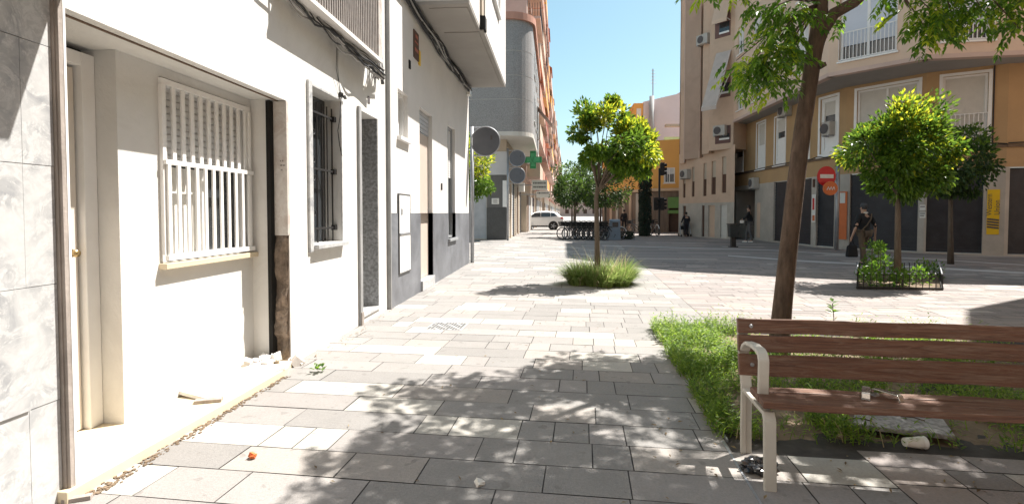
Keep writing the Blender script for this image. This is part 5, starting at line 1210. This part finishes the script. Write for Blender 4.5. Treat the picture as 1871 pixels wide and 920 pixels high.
for s_ in (-1, 1):
    for nm, q in (('front_window', [(-.72, 1.10), (.28, 1.12), (.28, 1.50), (-.20, 1.47)]), ('rear_window', [(.34, 1.12), (1.12, 1.13), (1.12, 1.50), (.34, 1.50)]), ('quarter_window', [(1.18, 1.14), (1.72, 1.20), (1.46, 1.46), (1.18, 1.49)])):
        b = MB(); f_ = lambda x, z: Vector((x, s_ * (.935 - (z - 1.06) * .50), z)); b.add([f_(*k) for k in q] + [f_(*k) + Vector((0, -s_ * .05, 0)) for k in q], [(0, 1, 2, 3), (7, 6, 5, 4), (0, 4, 5, 1), (1, 5, 6, 2), (2, 6, 7, 3), (3, 7, 4, 0)]); b.build(nm, GLASS, ct)
    for x in (-1.42, 1.38):
        T = Matrix.Translation((x, s_ * .86, .35)) @ Matrix.Rotation(R(90), 4, 'X')
        b = MB(); b.lathe([(.41, -.075), (.41, .075)], T, 28); b.build('wheel_arch', RUBBERM, ct)
        b = MB(); b.lathe([(.24, -.10), (.32, -.11), (.35, -.08), (.35, .08), (.32, .11), (.24, .10)], T, 28); wh = b.build('wheel', RUBBERM, ct, smooth=True)
        b = MB(); b.lathe([(.06, .112), (.06, -.112)], T, 12)
        for k in range(5):
            a = k * 1.2566
            for z in (-.108, .108): b.bar(T @ Vector((0, 0, z)), T @ Vector((.24 * math.cos(a), .24 * math.sin(a), z)), .06, .02, (0, 1, 0))
        b.build('rim', STEEL, wh)
    b = MB(); b.box(-1.2, 1.2, s_ * .93 - .015, s_ * .93 + .015, .25, .36); b.build('sill_trim', RUBBERM, ct)
    b = MB(); b.hexa([(2.02, s_ * .86 - .03, .98), (2.27, s_ * .74 - .03, .92), (2.27, s_ * .74 + .03, .92), (2.02, s_ * .86 + .03, .98), (2.0, s_ * .86 - .03, 1.14), (2.2, s_ * .76 - .03, 1.08), (2.2, s_ * .76 + .03, 1.08), (2.0, s_ * .86 + .03, 1.14)]); b.build('tail_light', RED, ct)
    b = MB(); b.box(.40, .58, s_ * .94 - .02, s_ * .94 + .02, .98, 1.01); b.build('door_handle', CARW, ct)
    b = MB(); b.box(-2.2, -1.95, s_ * .78 - .06, s_ * .78 + .06, .68, .80); b.build('headlight', GLASS, ct)
    b = MB(); b.box(-.78, -.58, s_ * 1.02 - .09, s_ * 1.02 + .09, 1.06, 1.20); b.build('mirror', CARW, ct, bevel=.03)
b = MB(); b.hexa([(1.78, -.60, 1.46), (2.12, -.66, 1.16), (2.12, .66, 1.16), (1.78, .60, 1.46), (1.80, -.60, 1.50), (2.15, -.66, 1.19), (2.15, .66, 1.19), (1.80, .60, 1.50)]); b.build('rear_screen', GLASS, ct)
b = MB(); b.box(2.2, 2.33, -.72, .72, .40, .56); b.build('rear_bumper', RUBBERM, ct, bevel=.03)

# ================================================================== HIRE BIKES
def ring(mb, c, r_, th, n=24, ax='y'):
    mb.tube([Vector(c) + Vector((r_ * math.cos(2 * math.pi * k / n), 0, r_ * math.sin(2 * math.pi * k / n))) for k in range(n + 1)], th, 6, False)
bk = thing('hire_bike', 'dark hire bike with a front basket parked in the row at the docking rail', 'bicycle', (0, 0, 0), 0, 'hire bikes in the docking row', local=True)
BIKEM = M('bike_grey', (.05, .055, .06), .4, .2, 8)
b = MB()
for q in (((-.12, .28), (.36, .80)), ((-.12, .28), (-.26, .82)), ((-.24, .62), (.34, .74)), ((-.12, .28), (-.52, .34)), ((-.23, .68), (-.52, .34)), ((.54, .34), (.36, .78)), ((.36, .78), (.33, .98))): b.tube([(q[0][0], 0, q[0][1]), (q[1][0], 0, q[1][1])], .022, 7)
b.build('frame', BIKEM, bk)
for x in (-.52, .54):
    b = MB(); ring(b, (x, 0, .34), .32, .022); wh = b.build('wheel', RUBBERM, bk)
    b = MB(); ring(b, (x, 0, .34), .29, .010)
    for k in range(8): a = k * .785; b.tube([(x, 0, .34), (x + .29 * math.cos(a), 0, .34 + .29 * math.sin(a))], .004, 4, False)
    b.build('rim', STEEL, wh)
b = MB(); b.tube([(-.52 + .37 * math.cos(a), 0, .34 + .37 * math.sin(a)) for a in [R(20 + 14 * k) for k in range(11)]], .025, 6); b.build('mudguard', WPAINT, bk)
b = MB(); b.hexa([(-.42, -.09, .84), (-.12, -.03, .84), (-.12, .03, .84), (-.42, .09, .84), (-.42, -.10, .90), (-.12, -.025, .89), (-.12, .025, .89), (-.42, .10, .90)]); b.build('saddle', RUBBERM, bk, bevel=.015)
b = MB(); b.tube([(.20, -.29, 1.0), (.32, -.22, 1.03), (.33, 0, .99), (.32, .22, 1.03), (.20, .29, 1.0)], .016, 6); b.build('handlebar', IRON, bk)
b = MB(); b.hexa([(.42, -.14, .74), (.66, -.14, .74), (.66, .14, .74), (.42, .14, .74), (.40, -.18, .98), (.72, -.18, .98), (.72, .18, .98), (.40, .18, .98)]); b.build('basket', IRON, bk)
b = MB(); b.tube([(-.12, -.1, .28), (-.12, .1, .28)], .05, 8); b.tube([(-.12, .1, .28), (-.02, .1, .14)], .012, 5); b.tube([(-.12, -.1, .28), (-.22, -.1, .42)], .012, 5); b.build('cranks', IRON, bk)
q0 = Vector((.95, 28.9, 0)); q1 = Vector((3.15, 28.3, 0)); NB = 9
for k in range(NB):
    pos = q0.lerp(q1, k / (NB - 1)); rz = R(205) + rnd(-.05, .05)
    if k == 0: bk.location = pos; bk.rotation_euler = (0, 0, rz)
    else: dup(bk, pos, rz)
dk = thing('docking_post', 'pale docking post of the hire bike row', 'post', (0, 0, 0), 0, 'docking posts of the hire bikes', local=True)
b = MB(); b.box(-.035, .035, -.05, .05, 0, .75); b.build('post', WPAINT, dk, bevel=.02); b = MB(); b.box(-.05, .05, -.08, .08, .751, .86); b.build('head', SIGNBACK, dk, bevel=.02)
for k in range(NB):
    pos = q0.lerp(q1, k / (NB - 1)) + Vector((-.36, .30, 0))
    if k == 0: dk.location = pos
    else: dup(dk, pos)
p = G(1121, 438); t = thing('bike_terminal', 'grey blue bike hire terminal cabinet at the end of the bike row', 'terminal', (p.x, p.y, 0))
b = MB(); b.hexa([(p.x - .36, p.y - .2, 0), (p.x + .36, p.y - .2, 0), (p.x + .36, p.y + .2, 0), (p.x - .36, p.y + .2, 0), (p.x - .22, p.y - .15, 1.05), (p.x + .34, p.y - .15, 1.05), (p.x + .34, p.y + .15, 1.12), (p.x - .22, p.y + .15, 1.12)]); b.build('cabinet', M('terminal_blue_grey', (.16, .20, .25), .4, .1, 3), t, bevel=.02)
b = MB(); b.box(p.x - .08, p.x + .22, p.y - .19, p.y - .172, .7, .95); b.build('screen', GLASS, t)
# dark hedge island
a_ = G(1140, 438); t = thing('low_hedge', 'low dark hedge strip beside the bike hire terminal', 'hedge', (a_.x, a_.y + .3, 0))
b = MB(); st_ = MB()
for k in range(1500):
    q = Vector((rnd(2.6, 4.4), a_.y + rnd(.3, 1.4), rnd(.02, .42))); v = rv(); kite(b, q, v, rv(), .11, .06)
b.build('leaves', LEAF_I, t)
# parked bikes and a scooter shape further right: two more bikes by the ivy column
for u, v in ((1165, 430), (1195, 430)):
    q = G(u, v); c = dup(bk, (q.x, q.y, 0), R(100 if u > 1180 else 160)); c['label'] = 'dark bike standing alone %s the ivy column' % ('right of' if u > 1180 else 'left of'); del c['group']

# ================================================================== PEOPLE
def skin(name, V, E, mats, parent, sub=2, root=0):
    me = bpy.data.meshes.new(name); me.from_pydata([Vector(v[0]) for v in V], E, []); o = bpy.data.objects.new('tmp_skin', me); COL.objects.link(o)
    o.modifiers.new('k', 'SKIN').use_smooth_shade = True
    sv = me.skin_vertices[0].data
    for i, v in enumerate(V): r_ = v[1]; sv[i].radius = r_ if isinstance(r_, tuple) else (r_, r_); sv[i].use_root = (i == root)
    o.modifiers.new('s', 'SUBSURF').levels = sub
    dg = bpy.context.evaluated_depsgraph_get(); m2 = bpy.data.meshes.new_from_object(o.evaluated_get(dg)); bpy.data.objects.remove(o)
    m2.name = name; m2.materials.clear(); m2.materials.append(mats); m2.polygons.foreach_set('material_index', [0] * len(m2.polygons)); m2.polygons.foreach_set('use_smooth', [True] * len(m2.polygons))
    r_ = bpy.data.objects.new(name, m2); COL.objects.link(r_); r_.parent = parent; return r_
SKINM = M('skin', (.42, .26, .19), .55, .06, 6)
HAIRM = M('dark_hair', (.03, .025, .022), .7, .3, 20)
def person(label, loc, rz, h, top, legs, shoes, stride=.16, arms=((-.30, .05, .78), (.30, .05, .78)), lean=0, head=HAIRM, sleeve='long', cap=None, cat='person'):
    """faces local +Y"""
    t = thing('person', label, cat, loc, rz, local=True); t.scale = (h / 1.75,) * 3
    ly = lambda z: lean * max(0, z - .95)
    J = {'pel': Vector((0, 0, .97)), 'wai': Vector((0, ly(1.12), 1.12)), 'che': Vector((0, ly(1.33), 1.33)), 'nek': Vector((0, ly(1.47) + .005, 1.47)), 'hd0': Vector((0, ly(1.55) + .02, 1.55)), 'hd1': Vector((0, ly(1.64) + .025, 1.645)), 'hd2': Vector((0, ly(1.72) + .01, 1.72))}
    for s_, n in ((-1, 'l'), (1, 'r')):
        J['sh' + n] = Vector((s_ * .185, ly(1.42), 1.42)); hd = Vector(arms[0 if s_ < 0 else 1]); J['wr' + n] = hd
        mid = (J['sh' + n] + hd) / 2 + Vector((s_ * .04, -.06, -.01)); J['el' + n] = mid
        J['hp' + n] = Vector((s_ * .095, 0, .93)); J['an' + n] = Vector((s_ * .10, s_ * stride, .085 if s_ > 0 else .10)); J['kn' + n] = (J['hp' + n] + J['an' + n]) / 2 + Vector((0, .045, .02)); J['to' + n] = J['an' + n] + Vector((s_ * .015, .16, -.055))
    V = []; E_ = []; ix = {}
    def av(n, r_): ix[n] = len(V); V.append((J[n], r_))
    for n, r_ in (('pel', (.15, .105)), ('wai', (.135, .095)), ('che', (.155, .105)), ('nek', .055), ('hd0', .068), ('hd1', (.078, .095)), ('hd2', (.062, .075))): av(n, r_)
    for a, c in (('pel', 'wai'), ('wai', 'che'), ('che', 'nek'), ('nek', 'hd0'), ('hd0', 'hd1'), ('hd1', 'hd2')): E_.append((ix[a], ix[c]))
    for n in 'lr':
        av('sh' + n, .055); av('el' + n, .041); av('wr' + n, .027); E_ += [(ix['che'], ix['sh' + n]), (ix['sh' + n], ix['el' + n]), (ix['el' + n], ix['wr' + n])]
        av('hp' + n, .085); av('kn' + n, .055); av('an' + n, .038); av('to' + n, .03); E_ += [(ix['pel'], ix['hp' + n]), (ix['hp' + n], ix['kn' + n]), (ix['kn' + n], ix['an' + n]), (ix['an' + n], ix['to' + n])]
        s_ = -1 if n == 'l' else 1; d = (J['wr' + n] - J['el' + n]).normalized(); pc = J['wr' + n] + d * .07; V.append((pc, (.018, .036))); ip = len(V) - 1; E_.append((ix['wr' + n], ip))
        ax = Vector((0, 1, 0)); inn = Vector((-s_, 0, 0))
        for k, L in enumerate((.062, .075, .080, .070)):
            o_ = ax * (.026 - .018 * k); a_ = pc + o_ + d * .035; c_ = a_ + d * L * .55 + inn * .008; e_ = c_ + d * L * .45 + inn * .02
            i0 = len(V); V.extend([(a_, .0095), (c_, .0085), (e_, .007)]); E_ += [(ip, i0), (i0, i0 + 1), (i0 + 1, i0 + 2)]
        a_ = pc - d * .02 + ax * .038; i0 = len(V); V.extend([(a_, .011), (a_ + d * .04 + ax * .015 + inn * .012, .009)]); E_ += [(ip, i0), (i0, i0 + 1)]
    skin('body', V, E_, SKINM, t)
    def cloth(name, names, radii, edges, mat):
        VV = [(J[n] if isinstance(n, str) else n, r_) for n, r_ in zip(names, radii)]; return skin(name, VV, edges, mat, t)
    J['cl'] = J['el' + 'l'].lerp(J['wrl'], .86 if sleeve == 'long' else -.1); J['cr'] = J['elr'].lerp(J['wrr'], .86 if sleeve == 'long' else -.1); J['hem'] = Vector((0, 0, .90))
    cloth('jacket', ['hem', 'pel', 'wai', 'che', 'nek', 'shl', 'ell', 'cl', 'shr', 'elr', 'cr'], [(.165, .12), (.168, .125), (.158, .118), (.178, .125), .066, .078, .060, .05, .078, .060, .05],
          [(0, 1), (1, 2), (2, 3), (3, 4), (3, 5), (5, 6), (6, 7), (3, 8), (8, 9), (9, 10)], top)
    cloth('trousers', ['pel', 'hpl', 'knl', 'anl', 'hpr', 'knr', 'anr'], [(.158, .115), .10, .076, .062, .10, .076, .062], [(0, 1), (1, 2), (2, 3), (0, 4), (4, 5), (5, 6)], legs)
    for n in 'lr': cloth('shoe', [J['an' + n] + Vector((0, -.045, -.045)), J['an' + n] + Vector((0, .06, -.045)), J['to' + n] + Vector((0, .03, 0))], [(.042, .04), (.046, .04), (.04, .028)], [(0, 1), (1, 2)], shoes)
    c = J['hd1']
    b = MB(); T = Matrix.Translation(c + Vector((0, -.012, .028)))
    bm_ = []
    for i in range(9):
        z = -.075 + i * .0225; r_ = .105 * math.sqrt(max(.02, 1 - ((z - .01) / .115) ** 2)); bm_.append((r_, z))
    b.lathe(bm_, T @ Matrix.Diagonal((.86, 1.02, 1, 1)), 18); b.build('hair' if not cap else 'cap', cap or head, t, smooth=True)
    if cap: b = MB(); b.hexa([(-.07, .08, .04), (.07, .08, .04), (.05, .19, .025), (-.05, .19, .025), (-.07, .08, .052), (.07, .08, .052), (.05, .19, .035), (-.05, .19, .035)]); b.v = [v + c for v in b.v]; b.build('cap_peak', cap, t)
    b = MB(); f_ = c + Vector((0, .094, -.02))
    b.hexa([f_ + Vector(q) for q in ((-.016, -.01, -.02), (.016, -.01, -.02), (.006, .022, -.018), (-.006, .022, -.018), (-.008, -.01, .025), (.008, -.01, .025), (.004, 0, .025), (-.004, 0, .025))])
    for s_ in (-1, 1): b.lathe([(.001, -.03), (.016, -.02), (.02, .0), (.014, .024), (.001, .03)], Matrix.Translation(c + Vector((s_ * .088, -.005, -.015))) @ Matrix.Diagonal((.5, 1, 1, 1)), 8)
    b.build('nose_and_ears', SKINM, t, smooth=True)
    b = MB()
    for s_ in (-1, 1): b.lathe([(.001, -.008), (.011, 0), (.001, .008)], Matrix.Translation(c + Vector((s_ * .032, .086, .0))), 8)
    b.box(c.x - .024, c.x + .024, c.y + .086, c.y + .094, c.z - .068, c.z - .060); b.build('eyes_and_mouth', HAIRM, t)
    return t, J
BLK = M('black_cloth', (.017, .017, .019), .9, .2, 6); OLIVE = M('olive_trousers', (.115, .085, .06), .9, .15, 6); GREYT = M('grey_trousers', (.10, .095, .095), .9, .15, 6); NAVY = M('dark_coat', (.018, .018, .024), .9, .2, 6); GREYCAP = M('grey_cap', (.055, .055, .06), .85, .15, 8)
p = G(1578, 484)
t, J = person('man in a grey cap and black top walking away with a black bag', (p.x, p.y, 0), R(18), 1.70, BLK, OLIVE, BLK, .14, ((-.36, .06, .83), (.40, .02, .84)), .03, cap=GREYCAP, sleeve='short')
b = MB(); b.tube([Vector((.17, -.07, 1.47)), Vector((.08, -.135, 1.34)), Vector((-.06, -.135, 1.15)), Vector((-.17, -.07, 1.0))], .018, 6); b.build('shoulder_strap', OLIVE, t)
b = MB(); b.tube([Vector((0, -.06, 1.49)), Vector((.06, -.04, 1.5)), Vector((-.06, -.04, 1.5)), Vector((0, -.06, 1.49))], .022, 6); b.build('collar', PAPER, t)
hp = J['wrl'] * (1.70 / 1.75); hp = Matrix.Rotation(R(18), 3, 'Z') @ hp + Vector((p.x, p.y, 0))
bg_ = thing('carrier_bag', 'black bag hanging low from the hand of the man in the cap', 'bag', (hp.x, hp.y, 0))
b = MB(); c = Vector((hp.x, hp.y, .42)); b.hexa([c + Vector(q) for q in ((-.15, -.08, -.19), (.15, -.08, -.19), (.15, .08, -.19), (-.15, .08, -.19), (-.13, -.04, .14), (.13, -.04, .14), (.13, .04, .14), (-.13, .04, .14))]); b.build('bag', BLK, bg_, bevel=.04)
b = MB(); b.tube([c + Vector((-.07, 0, .13)), Vector((hp.x, hp.y, hp.z - .085)), c + Vector((.07, 0, .13))], .012, 6); b.build('handles', BLK, bg_)
p = G(1369, 443)
t, J = person('man in a black jacket and grey trousers walking past the entrance', (p.x, p.y, 0), R(60), 1.80, BLK, GREYT, PAPER, .15, ((-.27, .28, 1.08), (.29, .0, .80)), .05)
hp = Matrix.Rotation(R(60), 3, 'Z') @ (J['wrl'] * (1.80 / 1.75)) + Vector((p.x, p.y, 0)); b = MB(); b.box(hp.x - .09, hp.x + .06, hp.y - .10, hp.y + .02, hp.z - .16, hp.z - .02); tag(b.build('paper_parcel', PAPER, bevel=.01), 'small white parcel in the hand of the man in black', 'parcel')
p = G(1254, 432.5)
t, J = person('small dark dressed person pushing a walking frame before the brown building', (p.x, p.y, 0), R(8), 1.50, NAVY, NAVY, BLK, .09, ((-.27, .26, .98), (.27, .26, .98)), .10)
w_ = thing('walking_frame', 'wheeled metal walking frame pushed by the small dark dressed person', 'walker', (p.x, p.y + .42, 0), R(8), local=True)
b = MB()
for s_ in (-1, 1): b.tube([(s_ * .30, -.22, .84), (s_ * .30, .0, .86), (s_ * .28, .18, .08)], .02, 6); b.tube([(s_ * .29, .02, .80), (s_ * .32, -.22, .08)], .02, 6)
b.tube([(-.28, .1, .5), (.28, .1, .5)], .018, 6); b.tube([(-.29, .05, .72), (.29, .05, .72)], .018, 6); b.build('frame', STEEL, w_)
for s_ in (-1, 1):
    for y in (-.22, .18): b = MB(); b.lathe([(.08, -.02), (.09, 0), (.08, .02)], Matrix.Translation((s_ * .30, y, .09)) @ Matrix.Rotation(R(90), 4, 'Y'), 14); b.build('wheel', RUBBERM, w_)
b = MB(); b.box(-.24, .24, .08, .24, .42, .66); b.build('basket', IRON, w_)
p = G(1140, 422); person('distant dark figure standing behind the bike hire terminal', (p.x, p.y, 0), R(-40), 1.7, BLK, NAVY, BLK, .08)

# ================================================================== the street goes on behind the viewer
hb = thing('rear_apartment_block', 'plain brown apartment block on the right behind the viewer', 'building', (12, -20, 0))
b = MB(); shell(b, [(7.5, -3.5), (7.5, -48), (24, -48), (24, -3.5)], 0, 17); b.build('wall', TAN2, hb)
Fb = Fac((7.5, -3.5), (7.5, -48))
for i in range(5):
    for j in range(6): window(Fb, 1.2 + j * 7.2, 2.6 + j * 7.2, 1.0 + i * 3.2, 2.8 + i * 3.2, hb, d=.0, drop=.6)
hb2 = thing('rear_closing_block', 'grey apartment block closing the street far behind the viewer', 'building', (0, -52, 0))
b = MB(); shell(b, [(-14, -50), (24, -50), (24, -60), (-14, -60)], 0, 18); b.build('wall', GREYSTRIP, hb2)
Fb = Fac((7.4, -49.9), (-2.4, -49.9))
for i in range(5):
    for j in range(3): window(Fb, 1 + j * 3, 2.4 + j * 3, 1.0 + i * 3.2, 2.8 + i * 3.2, hb2, d=.0, drop=.6)
hb3 = thing('rear_tan_house_row', 'tan rendered house row continuing behind the marble clad house', 'building', (-5, -25, 0))
b = MB(); shell(b, [(-2.55, -5.02), (-12, -5.02), (-12, -49), (-2.55, -49)], 0, 14); b.build('wall', TAN, hb3)
Fb = Fac((-2.55, -48), (-2.55, -5.1))
for i in range(4):
    for j in range(6): window(Fb, 2 + j * 7, 3.4 + j * 7, 1.0 + i * 3.2, 2.8 + i * 3.2, hb3, d=.0, drop=.6)

hz_ = thing('street_end_block', 'far pale block closing the street beyond the left row', 'building', (8, 236, 0))
b = MB(); shell(b, [(-6, 232), (40, 232), (40, 245), (-6, 245)], 0, 15); b.build('wall', PINKR, hz_)
Fz = Fac((-5, 231.9), (39, 231.9))
for i in range(4):
    for j in range(10): b = MB(); b.fbox(Fz, 2 + j * 4, 3.6 + j * 4, 0, .1, 1.2 + i * 3.4, 3 + i * 3.4); b.build('window', BROWNSH, hz_)
